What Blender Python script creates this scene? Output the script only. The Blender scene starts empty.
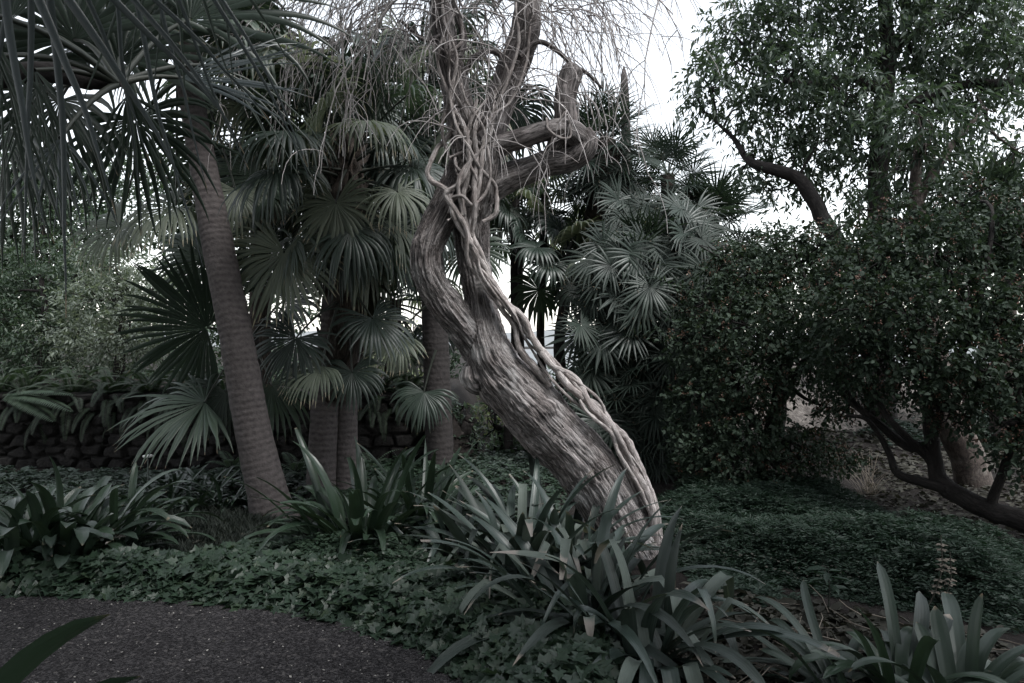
import bpy, math, random
import numpy as np
from mathutils import Vector

rng = np.random.default_rng(7)
R_ = math.radians
sc = bpy.context.scene
COL = sc.collection

# ------------------------------------------------------------------ camera, sky, sun, exposure
F = 731.0            # focal length in pixels for a 1024 wide frame
CH = 1.6             # eye height
HZ = 341.5           # horizon row
cam = bpy.data.cameras.new('camera')
cam.sensor_width = 36.0
cam.lens = 36.0 * F / 1024.0
cam.clip_start = 0.05
cam.clip_end = 6000
camo = bpy.data.objects.new('camera', cam)
COL.objects.link(camo)
camo.location = (0, 0, CH)
camo.rotation_euler = (R_(90), 0, 0)
sc.camera = camo

SUN_EL, SUN_AZ = 60.0, 132.0      # azimuth measured clockwise from +Y (right and a little behind, veiled by cloud)
world = bpy.data.worlds.new('World')
sc.world = world
world.use_nodes = True
wn = world.node_tree
wn.nodes.clear()
sky = wn.nodes.new('ShaderNodeTexSky')
sky.sky_type = 'NISHITA'
sky.sun_disc = False
sky.sun_elevation = R_(SUN_EL)
sky.sun_rotation = R_(SUN_AZ)
sky.air_density = 1.4
sky.dust_density = 0.7
sky.ozone_density = 1.0
hs = wn.nodes.new('ShaderNodeHueSaturation')
hs.inputs['Saturation'].default_value = 0.26
bg = wn.nodes.new('ShaderNodeBackground')
bg.inputs['Strength'].default_value = 0.15
wo = wn.nodes.new('ShaderNodeOutputWorld')
wn.links.new(sky.outputs[0], hs.inputs['Color'])
wn.links.new(hs.outputs[0], bg.inputs['Color'])
wn.links.new(bg.outputs[0], wo.inputs[0])

sun = bpy.data.lights.new('sun', 'SUN')
sun.energy = 2.3
sun.angle = R_(24)
sun.color = (1.0, 0.985, 0.97)
suno = bpy.data.objects.new('sun', sun)
COL.objects.link(suno)
sd = Vector((math.sin(R_(SUN_AZ)) * math.cos(R_(SUN_EL)), math.cos(R_(SUN_AZ)) * math.cos(R_(SUN_EL)), math.sin(R_(SUN_EL))))
suno.rotation_euler = sd.to_track_quat('Z', 'Y').to_euler()

sc.view_settings.view_transform = 'Standard'
sc.view_settings.look = 'None'
sc.view_settings.gamma = 1.0
sc.view_settings.exposure = 1.27
sc.view_settings.use_curve_mapping = False
sc.cycles.max_bounces = 6
sc.cycles.diffuse_bounces = 3
sc.cycles.glossy_bounces = 2
sc.cycles.transmission_bounces = 3
sc.cycles.use_denoising = True

# ------------------------------------------------------------------ small helpers
def W(px, py, D):
    return np.array([(px - 512.0) / F * D, D, CH - (py - HZ) / F * D])

def G(px, py, z=0.0):
    D = (CH - z) * F / (py - HZ)
    return np.array([(px - 512.0) / F * D, D, z])

def unit(a):
    a = np.asarray(a, float)
    return a / np.maximum(np.linalg.norm(a, axis=-1, keepdims=True), 1e-9)

def sstep(a, b, x):
    t = np.clip((x - a) / (b - a), 0, 1)
    return t * t * (3 - 2 * t)

def _hash(ix, iy, iz):
    h = (ix * 374761393 + iy * 668265263 + iz * 2147483647) & 0xFFFFFFFF
    h = ((h ^ (h >> 13)) * 1274126177) & 0xFFFFFFFF
    h = (h ^ (h >> 16)) & 0xFFFFFFFF
    return h / 4294967295.0

def vnoise(p):
    p = np.asarray(p, float)
    i = np.floor(p).astype(np.int64)
    f = p - i
    f = f * f * (3 - 2 * f)
    r = 0
    for dx in (0, 1):
        for dy in (0, 1):
            for dz in (0, 1):
                w = (f[..., 0] if dx else 1 - f[..., 0]) * (f[..., 1] if dy else 1 - f[..., 1]) * (f[..., 2] if dz else 1 - f[..., 2])
                r = r + w * _hash(i[..., 0] + dx, i[..., 1] + dy, i[..., 2] + dz)
    return r

def fbm(p, o=3):
    s, a, t = 0, 1.0, 0
    for k in range(o):
        s = s + a * vnoise(np.asarray(p) * 2 ** k + 17.3 * k)
        t += a
        a *= .5
    return s / t

def spline(pts, n):
    """Catmull-Rom through rows of pts, n samples"""
    P = np.asarray(pts, float)
    P = np.vstack([2 * P[0] - P[1], P, 2 * P[-1] - P[-2]])
    m = len(P) - 3
    t = np.linspace(0, m - 1e-6, n)
    k = t.astype(int)
    u = (t - k)[:, None]
    a, b, c, d = P[k], P[k + 1], P[k + 2], P[k + 3]
    return .5 * (2 * b + (c - a) * u + (2 * a - 5 * b + 4 * c - d) * u ** 2 + (3 * b - a - 3 * c + d) * u ** 3)

class MB:
    def __init__(self):
        self.v, self.f, self.m, self.c, self.n = [], [], [], [], 0
    def add(self, v, f, mat=0, co=None):
        v = np.asarray(v, float).reshape(-1, 3)
        f = np.asarray(f, np.int64)
        self.v.append(v)
        self.f.append(f + self.n)
        self.m.append(np.full(len(f), mat, np.int32))
        self.c.append(np.zeros_like(v) if co is None else np.asarray(co, float).reshape(-1, 3))
        self.n += len(v)
    def mesh(self, name, mats, smooth=True):
        me = bpy.data.meshes.new(name)
        v = np.vstack(self.v)
        me.vertices.add(len(v))
        me.vertices.foreach_set('co', v.astype(np.float32).ravel())
        loops = np.concatenate([f.ravel() for f in self.f])
        sizes = np.concatenate([np.full(len(f), f.shape[1], np.int32) for f in self.f])
        start = np.concatenate([[0], np.cumsum(sizes)[:-1]]).astype(np.int32)
        me.loops.add(len(loops))
        me.loops.foreach_set('vertex_index', loops.astype(np.int32))
        me.polygons.add(len(sizes))
        me.polygons.foreach_set('loop_start', start)
        me.polygons.foreach_set('loop_total', sizes)
        me.polygons.foreach_set('material_index', np.concatenate(self.m))
        me.polygons.foreach_set('use_smooth', np.full(len(sizes), smooth, bool))
        a = me.attributes.new('co', 'FLOAT_VECTOR', 'POINT')
        a.data.foreach_set('vector', np.vstack(self.c).astype(np.float32).ravel())
        for m in (mats if isinstance(mats, (list, tuple)) else [mats]):
            me.materials.append(m)
        me.update(calc_edges=True)
        return me
    def build(self, name, mats, parent=None, smooth=True, loc=None):
        """link as one mesh object; geometry is given in world space"""
        off = np.zeros(3)
        if parent is not None:
            q = parent
            while q is not None:
                off = off + np.array(q.location)
                q = q.parent
        if loc is not None:
            loc = np.asarray(loc, float)
            self.v = [x - loc for x in self.v]
        else:
            self.v = [x - off for x in self.v]
        o = bpy.data.objects.new(name, self.mesh(name, mats, smooth))
        COL.objects.link(o)
        if parent is not None:
            o.parent = parent
            if loc is not None:
                o.location = loc - off
        elif loc is not None:
            o.location = loc
        return o

def tag(o, label=None, cat=None, group=None, kind=None):
    if label: o['label'] = label
    if cat: o['category'] = cat
    if group: o['group'] = group
    if kind: o['kind'] = kind
    return o

def thing(name, loc, label, cat, group=None):
    o = bpy.data.objects.new(name, None)
    COL.objects.link(o)
    o.location = [float(q) for q in loc]
    return tag(o, label, cat, group)

def frames(P):
    T = unit(np.gradient(P, axis=0))
    N = np.zeros_like(P)
    a = np.array([0, -1.0, 0.1])
    n = unit(a - T[0] * (a @ T[0]))
    for i in range(len(P)):
        n = n - T[i] * (n @ T[i])
        n = unit(n)
        N[i] = n
    return T, N, np.cross(T, N)

def tube(mb, P, r, k=8, mat=0, disp=None, cap=True, v0=0.0):
    """swept tube; co = straightened bark coordinates in metres"""
    P = np.asarray(P, float)
    n = len(P)
    r = np.broadcast_to(np.asarray(r, float), (n,))
    T, N, B = frames(P)
    th = np.linspace(0, 2 * math.pi, k, endpoint=False)
    s = np.concatenate([[0], np.cumsum(np.linalg.norm(np.diff(P, axis=0), axis=1))]) + v0
    cs, sn = np.cos(th), np.sin(th)
    co = np.stack([np.outer(r, cs), np.outer(r, sn), np.repeat(s[:, None], k, 1)], -1)
    rad = np.repeat(r[:, None], k, 1)
    if disp is not None:
        rad = rad + disp(co, rad)
    V = P[:, None] + rad[..., None] * (N[:, None] * cs[None, :, None] + B[:, None] * sn[None, :, None])
    i = np.arange(n - 1)[:, None]
    j = np.arange(k)[None]
    a = i * k + j
    b = i * k + (j + 1) % k
    f = np.stack([a, b, b + k, a + k], -1).reshape(-1, 4)
    mb.add(V, f, mat, co)
    if cap:
        base = mb.n - n * k
        for ring in (0, n - 1):
            c = P[ring]
            vv = np.vstack([V[ring], c[None]])
            jj = np.arange(k)
            ff = np.stack([jj, (jj + 1) % k, np.full(k, k)], -1)
            if ring == 0: ff = ff[:, ::-1]
            mb.add(vv, ff, mat, np.vstack([co[ring], [[0, 0, s[ring]]]]))

# ------------------------------------------------------------------ materials
def newmat(name):
    m = bpy.data.materials.new(name)
    m.use_nodes = True
    nt = m.node_tree
    nt.nodes.clear()
    out = nt.nodes.new('ShaderNodeOutputMaterial')
    return m, nt, out

def nd(nt, t, **kw):
    n = nt.nodes.new(t)
    for k, v in kw.items():
        if k in n.inputs: n.inputs[k].default_value = v
        else: setattr(n, k, v)
    return n

def ramp(nt, fac, stops):
    r = nt.nodes.new('ShaderNodeValToRGB')
    el = r.color_ramp.elements
    while len(el) < len(stops): el.new(.5)
    for e, (p, c) in zip(el, stops):
        e.position = p
        e.color = (*c, 1)
    nt.links.new(fac, r.inputs[0])
    return r.outputs[0]

def mixc(nt, fac, a, b, mode='MIX'):
    m = nt.nodes.new('ShaderNodeMix')
    m.data_type = 'RGBA'
    m.blend_type = mode
    for sock, v in ((m.inputs[0], fac), (m.inputs[6], a), (m.inputs[7], b)):
        if isinstance(v, (int, float)): sock.default_value = v
        elif isinstance(v, tuple): sock.default_value = (*v, 1)
        else: nt.links.new(v, sock)
    return m.outputs[2]

def math_(nt, op, a, b=None, c=None):
    m = nt.nodes.new('ShaderNodeMath')
    m.operation = op
    for i, v in enumerate((a, b, c)):
        if v is None: continue
        if isinstance(v, (int, float)): m.inputs[i].default_value = v
        else: nt.links.new(v, m.inputs[i])
    return m.outputs[0]

def leafmat(name, c1, c2, tip=(.16, .12, .08), tipat=.93, rough=.42, transl=.22, mottle=.35, rib=0.0, spec=.5):
    if not name.startswith(('petal', 'label', 'straw', 'frond_pale', 'leaf_pale', 'leaf_lime', 'frond_blue', 'twig')):
        q = {'leaf_canopy': .6, 'leaf_shrub': .64, 'frond': .76, 'frond_dark': .6, 'leaf_mid': .7}.get(name, .46)
        c1, c2 = [(.85 * q * c[0], q * c[1], .92 * q * c[2]) for c in (c1, c2)]
    m, nt, out = newmat(name)
    at = nd(nt, 'ShaderNodeAttribute', attribute_name='co')
    sx = nd(nt, 'ShaderNodeSeparateXYZ')
    nt.links.new(at.outputs['Vector'], sx.inputs[0])
    geo = nd(nt, 'ShaderNodeNewGeometry')
    oi = nd(nt, 'ShaderNodeObjectInfo')
    rnd = math_(nt, 'FRACT', math_(nt, 'ADD', geo.outputs['Random Per Island'], oi.outputs['Random']))
    rr = math_(nt, 'ADD', math_(nt, 'MULTIPLY', rnd, .55), math_(nt, 'MULTIPLY', oi.outputs['Random'], .45))
    col = mixc(nt, rr, c1, c2)
    tc = nd(nt, 'ShaderNodeTexCoord')
    ns = nd(nt, 'ShaderNodeTexNoise', Scale=9.0, Detail=4.0)
    nt.links.new(tc.outputs['Object'], ns.inputs['Vector'])
    dark = mixc(nt, 1.0, col, (.55, .55, .55), 'MULTIPLY')
    col = mixc(nt, math_(nt, 'MULTIPLY', ns.outputs[0], mottle * 1.6), col, dark)
    # dry tips: from a per leaf threshold on
    th = math_(nt, 'ADD', tipat, math_(nt, 'MULTIPLY', math_(nt, 'SUBTRACT', ns.outputs[0], .5), .25))
    mk = nd(nt, 'ShaderNodeMapRange')
    nt.links.new(sx.outputs[1], mk.inputs[0])
    nt.links.new(th, mk.inputs[1])
    nt.links.new(math_(nt, 'ADD', th, .05), mk.inputs[2])
    col = mixc(nt, mk.outputs[0], col, tip)
    b = nd(nt, 'ShaderNodeBsdfPrincipled', Roughness=rough + .06)
    b.inputs['Specular IOR Level'].default_value = spec * .8
    nt.links.new(col, b.inputs['Base Color'])
    if rib:
        sn = math_(nt, 'SINE', math_(nt, 'MULTIPLY', sx.outputs[0], rib))
        bp = nd(nt, 'ShaderNodeBump', Strength=.12, Distance=.003)
        nt.links.new(sn, bp.inputs['Height'])
        nt.links.new(bp.outputs[0], b.inputs['Normal'])
    tr = nd(nt, 'ShaderNodeBsdfTranslucent')
    nt.links.new(mixc(nt, 1.0, col, (1.5, 1.6, 1.0), 'MULTIPLY'), tr.inputs[0])
    ms = nd(nt, 'ShaderNodeMixShader')
    ms.inputs[0].default_value = transl
    nt.links.new(b.outputs[0], ms.inputs[1])
    nt.links.new(tr.outputs[0], ms.inputs[2])
    nt.links.new(ms.outputs[0], out.inputs[0])
    return m

def barkmat(name, c_lo, c_hi, scale=(14, 14, 2.2), bump=.02, rough=.9, patches=None):
    m, nt, out = newmat(name)
    at = nd(nt, 'ShaderNodeAttribute', attribute_name='co')
    mp = nd(nt, 'ShaderNodeMapping')
    mp.inputs['Scale'].default_value = scale
    nt.links.new(at.outputs['Vector'], mp.inputs[0])
    n1 = nd(nt, 'ShaderNodeTexNoise', Scale=1.0, Detail=7.0, Roughness=.62, Distortion=.6)
    nt.links.new(mp.outputs[0], n1.inputs['Vector'])
    n2 = nd(nt, 'ShaderNodeTexNoise', Scale=5.0, Detail=5.0)
    nt.links.new(at.outputs['Vector'], n2.inputs['Vector'])
    r1 = math_(nt, 'ABSOLUTE', math_(nt, 'SUBTRACT', math_(nt, 'MULTIPLY', n1.outputs[0], 2.0), 1.0))
    mp2 = nd(nt, 'ShaderNodeMapping')
    mp2.inputs['Scale'].default_value = tuple(2.7 * q for q in scale)
    mp2.inputs['Location'].default_value = (3.1, 7.7, 1.3)
    nt.links.new(at.outputs['Vector'], mp2.inputs[0])
    nf = nd(nt, 'ShaderNodeTexNoise', Scale=1.0, Detail=5.0, Roughness=.7, Distortion=1.2)
    nt.links.new(mp2.outputs[0], nf.inputs['Vector'])
    r2 = math_(nt, 'ABSOLUTE', math_(nt, 'SUBTRACT', math_(nt, 'MULTIPLY', nf.outputs[0], 2.0), 1.0))
    rdg = math_(nt, 'ADD', math_(nt, 'MULTIPLY', math_(nt, 'MINIMUM', r1, .3), .72), math_(nt, 'MULTIPLY', math_(nt, 'MINIMUM', r2, .35), .55))
    col = ramp(nt, rdg, [(0.01, c_lo), (.10, tuple(.62 * a + .38 * b for a, b in zip(c_lo, c_hi))), (.27, c_hi), (.42, tuple(min(.75, 1.15 * q) for q in c_hi))])
    blot = nd(nt, 'ShaderNodeMapRange')
    blot.inputs[1].default_value = .35; blot.inputs[2].default_value = .68
    nt.links.new(n2.outputs[0], blot.inputs[0])
    col = mixc(nt, blot.outputs[0], mixc(nt, 1.0, col, (.60, .56, .55), 'MULTIPLY'), col)
    if patches:
        n3 = nd(nt, 'ShaderNodeTexNoise', Scale=5.0, Detail=5.0)
        nt.links.new(at.outputs['Vector'], n3.inputs['Vector'])
        k = nd(nt, 'ShaderNodeMapRange')
        k.inputs[1].default_value = .58
        k.inputs[2].default_value = .70
        nt.links.new(n3.outputs[0], k.inputs[0])
        col = mixc(nt, math_(nt, 'MULTIPLY', k.outputs[0], .55), col, patches)
    b = nd(nt, 'ShaderNodeBsdfPrincipled', Roughness=rough)
    b.inputs['Specular IOR Level'].default_value = .25
    nt.links.new(col, b.inputs['Base Color'])
    bp = nd(nt, 'ShaderNodeBump', Strength=.9, Distance=bump)
    nt.links.new(rdg, bp.inputs['Height'])
    nt.links.new(bp.outputs[0], b.inputs['Normal'])
    nt.links.new(b.outputs[0], out.inputs[0])
    return m

def palmbark(name, c_lo, c_hi, freq=150.0):
    m, nt, out = newmat(name)
    at = nd(nt, 'ShaderNodeAttribute', attribute_name='co')
    sx = nd(nt, 'ShaderNodeSeparateXYZ')
    nt.links.new(at.outputs['Vector'], sx.inputs[0])
    n0 = nd(nt, 'ShaderNodeTexNoise', Scale=3.0, Detail=4.0)
    nt.links.new(at.outputs['Vector'], n0.inputs['Vector'])
    z = math_(nt, 'ADD', math_(nt, 'MULTIPLY', sx.outputs[2], freq), math_(nt, 'MULTIPLY', n0.outputs[0], 10.0))
    s = math_(nt, 'MULTIPLY_ADD', math_(nt, 'SINE', z), .5, .5)
    mp = nd(nt, 'ShaderNodeMapping')
    mp.inputs['Scale'].default_value = (26, 26, 30)
    nt.links.new(at.outputs['Vector'], mp.inputs[0])
    n1 = nd(nt, 'ShaderNodeTexNoise', Scale=1.0, Detail=5.0)
    nt.links.new(mp.outputs[0], n1.inputs['Vector'])
    h = math_(nt, 'ADD', math_(nt, 'MULTIPLY', math_(nt, 'MULTIPLY', s, n0.outputs[0]), .42), math_(nt, 'MULTIPLY', n1.outputs[0], .9))
    col = ramp(nt, h, [(.15, c_lo), (.45, tuple(.5 * (a + b) for a, b in zip(c_lo, c_hi))), (.9, c_hi)])
    col = mixc(nt, math_(nt, 'MULTIPLY', n0.outputs[0], .6), col, mixc(nt, 1.0, col, (.6, .58, .6), 'MULTIPLY'))
    b = nd(nt, 'ShaderNodeBsdfPrincipled', Roughness=.9)
    b.inputs['Specular IOR Level'].default_value = .2
    nt.links.new(col, b.inputs['Base Color'])
    bp = nd(nt, 'ShaderNodeBump', Strength=.8, Distance=.012)
    nt.links.new(h, bp.inputs['Height'])
    nt.links.new(bp.outputs[0], b.inputs['Normal'])
    nt.links.new(b.outputs[0], out.inputs[0])
    return m

def groundmat(name, cols, scale=6.0, fine=60.0, bump=.02, rough=.95, voro=False, speck=None):
    m, nt, out = newmat(name)
    tc = nd(nt, 'ShaderNodeTexCoord')
    n1 = nd(nt, 'ShaderNodeTexNoise', Scale=scale, Detail=6.0, Roughness=.6)
    nt.links.new(tc.outputs['Object'], n1.inputs['Vector'])
    n2 = nd(nt, 'ShaderNodeTexNoise', Scale=fine, Detail=4.0, Roughness=.7)
    nt.links.new(tc.outputs['Object'], n2.inputs['Vector'])
    h = math_(nt, 'ADD', math_(nt, 'MULTIPLY', n1.outputs[0], .45), math_(nt, 'MULTIPLY', n2.outputs[0], .55))
    if voro:
        v = nd(nt, 'ShaderNodeTexVoronoi', Scale=fine * 1.3)
        nt.links.new(tc.outputs['Object'], v.inputs['Vector'])
        sep = nd(nt, 'ShaderNodeSeparateColor')
        nt.links.new(v.outputs['Color'], sep.inputs[0])
        h = math_(nt, 'ADD', math_(nt, 'MULTIPLY', h, .55), math_(nt, 'MULTIPLY', sep.outputs[0], .45))
    col = ramp(nt, h, [(.25, cols[0]), (.5, cols[1]), (.78, cols[2])])
    if speck:
        v2 = nd(nt, 'ShaderNodeTexVoronoi', Scale=fine * .8)
        nt.links.new(tc.outputs['Object'], v2.inputs['Vector'])
        sp = nd(nt, 'ShaderNodeSeparateColor')
        nt.links.new(v2.outputs['Color'], sp.inputs[0])
        k = math_(nt, 'GREATER_THAN', sp.outputs[1], .955)
        col = mixc(nt, k, col, speck)
    b = nd(nt, 'ShaderNodeBsdfPrincipled', Roughness=rough)
    b.inputs['Specular IOR Level'].default_value = .08
    nt.links.new(col, b.inputs['Base Color'])
    bp = nd(nt, 'ShaderNodeBump', Strength=1.0, Distance=bump)
    nt.links.new(v.outputs['Distance'] if voro else h, bp.inputs['Height'])
    if voro: bp.invert = True
    nt.links.new(bp.outputs[0], b.inputs['Normal'])
    nt.links.new(b.outputs[0], out.inputs[0])
    return m

M = {}
M['soil'] = groundmat('soil', [(.007, .006, .006), (.017, .015, .014), (.04, .035, .033)], 3.0, 45.0, .03)
M['gravel'] = groundmat('gravel', [(.010, .0095, .010), (.027, .0255, .0265), (.07, .066, .067)], 2.0, 75.0, .012, voro=True, speck=(.075, .07, .068))
M['hillside'] = groundmat('hillside', [(.13, .14, .145), (.17, .18, .185), (.22, .225, .23)], .02, .2, .2)  # paled and greyed to stand in for distance haze
M['earth'] = groundmat('earth', [(.03, .027, .025), (.13, .117, .108), (.36, .33, .30)], 2.6, 14.0, .06)
M['stone'] = groundmat('stone', [(.009, .008, .008), (.022, .021, .0205), (.055, .052, .05)], 5.0, 40.0, .03)
M['hero_bark'] = barkmat('hero_bark', (.032, .028, .028), (.60, .565, .555), (38, 38, 3.2), .04, patches=(.62, .60, .595))
M['limb_bark'] = barkmat('limb_bark', (.032, .029, .029), (.42, .395, .39), (22, 22, 3.0), .018)
M['vine_bark'] = barkmat('vine_bark', (.16, .145, .14), (.64, .60, .58), (40, 40, 5), .006)
M['twig'] = barkmat('twig', (.34, .325, .325), (.66, .64, .635), (40, 40, 5), .004)
M['dark_bark'] = barkmat('dark_bark', (.010, .009, .009), (.042, .038, .036), (18, 18, 5), .015)
M['brown_bark'] = barkmat('brown_bark', (.04, .033, .03), (.13, .11, .098), (14, 14, 8), .012, patches=(.20, .19, .17))
M['palm_bark'] = palmbark('palm_bark', (.026, .023, .023), (.115, .102, .099), 105.0)
M['palm_bark_dark'] = palmbark('palm_bark_dark', (.013, .012, .012), (.05, .045, .044), 90.0)
M['fibre'] = barkmat('fibre', (.02, .017, .015), (.12, .10, .085), (40, 40, 6), .03)
M['frond'] = leafmat('frond', (.040, .055, .044), (.085, .105, .080), tipat=.95, rough=.4)
M['frond_pale'] = leafmat('frond_pale', (.085, .105, .078), (.14, .16, .12), tip=(.26, .23, .17), tipat=.88, rough=.42, transl=.3)
M['frond_dark'] = leafmat('frond_dark', (.030, .042, .036), (.060, .078, .064), tipat=.97, rough=.38, transl=.15)
M['frond_blue'] = leafmat('frond_blue', (.024, .033, .034), (.055, .068, .072), tipat=.97, rough=.27, transl=.1)
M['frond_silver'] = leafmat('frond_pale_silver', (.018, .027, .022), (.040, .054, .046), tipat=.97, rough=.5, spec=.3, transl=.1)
M['frond_thicket'] = leafmat('frond_pale_thicket', (.014, .023, .018), (.034, .050, .039), tipat=.97, rough=.5, spec=.3, transl=.28)
M['frond_dead'] = leafmat('frond_dead', (.10, .08, .06), (.18, .15, .115), tipat=1.5, rough=.8, transl=.15)
M['stalk'] = leafmat('stalk', (.035, .04, .03), (.075, .075, .058), tipat=9, rough=.5, transl=0)
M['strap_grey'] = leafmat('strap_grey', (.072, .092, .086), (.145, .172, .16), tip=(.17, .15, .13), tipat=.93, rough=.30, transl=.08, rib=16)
M['strap_dark'] = leafmat('strap_dark', (.040, .054, .050), (.085, .10, .09), tip=(.2, .17, .14), tipat=.93, rough=.5, transl=.08, rib=16)  # darker strap tone, mixed in leaf by leaf
M['strap_dry'] = leafmat('strap_dry', (.15, .165, .15), (.30, .31, .285), tip=(.20, .18, .16), tipat=.80, rough=.6, transl=.1, rib=16)
M['strap_green'] = leafmat('strap_green', (.046, .070, .050), (.095, .13, .09), tipat=.985, rough=.26, transl=.1, rib=9)
M['strap_mid'] = leafmat('strap_mid', (.055, .078, .062), (.098, .125, .10), tipat=.975, rough=.4, transl=.1, rib=9)
M['ivy'] = leafmat('ivy', (.032, .056, .038), (.085, .128, .082), tipat=9, rough=.42, transl=.12)
M['ivy_young'] = leafmat('ivy_young', (.07, .10, .062), (.11, .15, .09), tipat=9, rough=.42, transl=.2)
M['fine_green'] = leafmat('fine_green', (.016, .040, .025), (.042, .082, .052), tipat=9, rough=.55, transl=.2)
M['grassmat'] = leafmat('grassmat', (.034, .042, .036), (.062, .074, .06), tipat=9, rough=.6, transl=.2)
M['fern'] = leafmat('fern', (.050, .075, .048), (.10, .13, .085), tipat=9, rough=.5, transl=.25)
M['fern_pale'] = leafmat('fern_pale', (.14, .18, .14), (.20, .25, .19), tipat=9, rough=.5, transl=.25)
M['leaf_pale'] = leafmat('leaf_pale', (.085, .105, .088), (.17, .20, .165), tipat=9, rough=.5, transl=.3)
M['leaf_mid'] = leafmat('leaf_mid', (.055, .075, .055), (.12, .15, .11), tipat=9, rough=.42, transl=.3)
M['leaf_lime'] = leafmat('leaf_lime', (.12, .15, .08), (.25, .28, .17), tipat=9, rough=.5, transl=.35)
M['leaf_canopy'] = leafmat('leaf_canopy', (.050, .068, .053), (.115, .14, .108), tipat=9, rough=.5, transl=.32, spec=.35)
M['leaf_shrub'] = leafmat('leaf_shrub', (.030, .044, .033), (.085, .105, .078), tipat=9, rough=.6, transl=.18, spec=.2)
M['berry'] = leafmat('berry', (.20, .07, .05), (.36, .17, .12), tipat=9, rough=.5, transl=0)
M['litter'] = leafmat('litter', (.05, .042, .036), (.17, .14, .12), tipat=9, rough=.85, transl=.1)
M['petal'] = leafmat('petal', (.16, .15, .14), (.40, .38, .35), tipat=9, rough=.8, transl=.2)
M['pod'] = leafmat('straw_pod', (.10, .085, .07), (.20, .17, .14), tipat=9, rough=.8, transl=.1)
M['straw'] = leafmat('straw', (.20, .18, .15), (.36, .33, .28), tipat=9, rough=.8, transl=.1)
M['label_white'] = leafmat('label_white', (.55, .55, .54), (.6, .6, .58), tipat=9, rough=.5, transl=0, mottle=.1)
M['metal'] = leafmat('metal', (.20, .20, .20), (.25, .25, .25), tipat=9, rough=.5, transl=0)

# ------------------------------------------------------------------ terrain
def gh(x, y):
    x = np.asarray(x, float); y = np.asarray(y, float)
    z = .05 * (fbm(np.stack([x * .7, y * .7, 0 * x], -1), 3) - .5) * sstep(4.2, 6, y)
    z = z + .86 * sstep(9.35, 9.55, y) * (1 - sstep(-1.0, -.3, x))          # terrace behind the stone wall
    z = z + (.10 * (y - 10)).clip(0, .9) * sstep(1.2, 3.0, x) * sstep(10, 11, y) * (1 - sstep(24, 40, y))
    z = z - 3.0 * sstep(22, 60, y)
    return z

def axis(lo, a, b, hi, step, grow=1.35):
    mid = list(np.arange(a, b + 1e-6, step))
    out, s, q = [], step, b
    while q < hi:
        s *= grow; q += s; out.append(q)
    pre, s, q = [], step, a
    while q > lo:
        s *= grow; q -= s; pre.append(q)
    return np.array(pre[::-1] + mid + out)

def grid(name, xs, ys, zf, mat):
    X, Y = np.meshgrid(xs, ys)
    Z = zf(X, Y)
    nx, ny = len(xs), len(ys)
    i = np.arange(ny - 1)[:, None]; j = np.arange(nx - 1)[None]
    a = i * nx + j
    mb = MB()
    mb.add(np.stack([X, Y, Z], -1), np.stack([a, a + 1, a + nx + 1, a + nx], -1).reshape(-1, 4))
    return mb.build(name, mat)

tag(grid('ground', axis(-2500, -11, 11, 2500, .12), axis(-1500, 1.5, 18, 3500, .12), gh, M['soil']), kind='structure',
    label='dark mulched soil of the garden bed')

def hillz(x, y):
    n = fbm(np.stack([x / 220, y / 300, 0 * x + 3], -1), 4)
    return -2.8 + 42 * n * np.exp(-((y - 1150) / 260) ** 2) + 2.0 * (n - .5) * sstep(120, 400, y)
tag(grid('hills', np.arange(-1700, 1701, 40.), np.arange(70, 1700, 30.), hillz, M['hillside']), kind='structure',
    label='distant hillside with haze painted into its pale colour, seen between the slim palm stems')

# gravel path, on the near left
edge = spline([G(-60, 594)[:2], G(80, 597)[:2], G(180, 601)[:2], G(270, 610)[:2], G(350, 626)[:2], G(420, 650)[:2], G(462, 683)[:2], G(492, 735)[:2], G(500, 820)[:2], G(470, 1100)[:2]], 70)
pm = MB()
near = np.stack([np.linspace(-7, -.6, 70), np.linspace(4.4, 0, 70) * 0 - 2.0], -1)
vv = []
for t in np.linspace(0, 1, 24):
    q = edge * (1 - t) + near * t
    vv.append(np.column_stack([q, np.full(70, .008)]))
vv = np.array(vv)
i = np.arange(23)[:, None]; j = np.arange(69)[None]
a = i * 70 + j
pm.add(vv.reshape(-1, 3), np.stack([a, a + 70, a + 71, a + 1], -1).reshape(-1, 4))
tag(pm.build('path', M['gravel']), kind='structure', label='dark grey gravel path curving past the ivy edge')
left_ext = MB()
e0 = edge[0]
left_ext.add([[e0[0] + .01, e0[1], .008], [-14, e0[1] + .6, .008], [-14, -2, .008], [-6.99, -2, .008]], [[0, 1, 2, 3]])
tag(left_ext.build('path', M['gravel']), kind='structure', label='gravel path running on to the left')

# pale bare earth bank behind the right shrub
def bank():
    xs = np.arange(1.9, 8.2, .07); ys = np.arange(11.2, 16, .1)
    def zf(x, y):
        e = sstep(1.9, 3.2, x) * (1 - sstep(7.2, 8.2, x))
        n = fbm(np.stack([x * 1.6, y * 1.6, 0 * x + 9], -1), 4)
        return gh(x, y) - .15 + e * (.75 * sstep(11.3, 12.6, y)) * (.55 + .9 * n)
    return grid('earth_bank', xs, ys, zf, M['earth'])
tag(bank(), kind='structure', label='pale bare earth bank behind the dark berry shrub')

# ------------------------------------------------------------------ leaf builders
UP = np.array([0, 0, 1.0])

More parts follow.
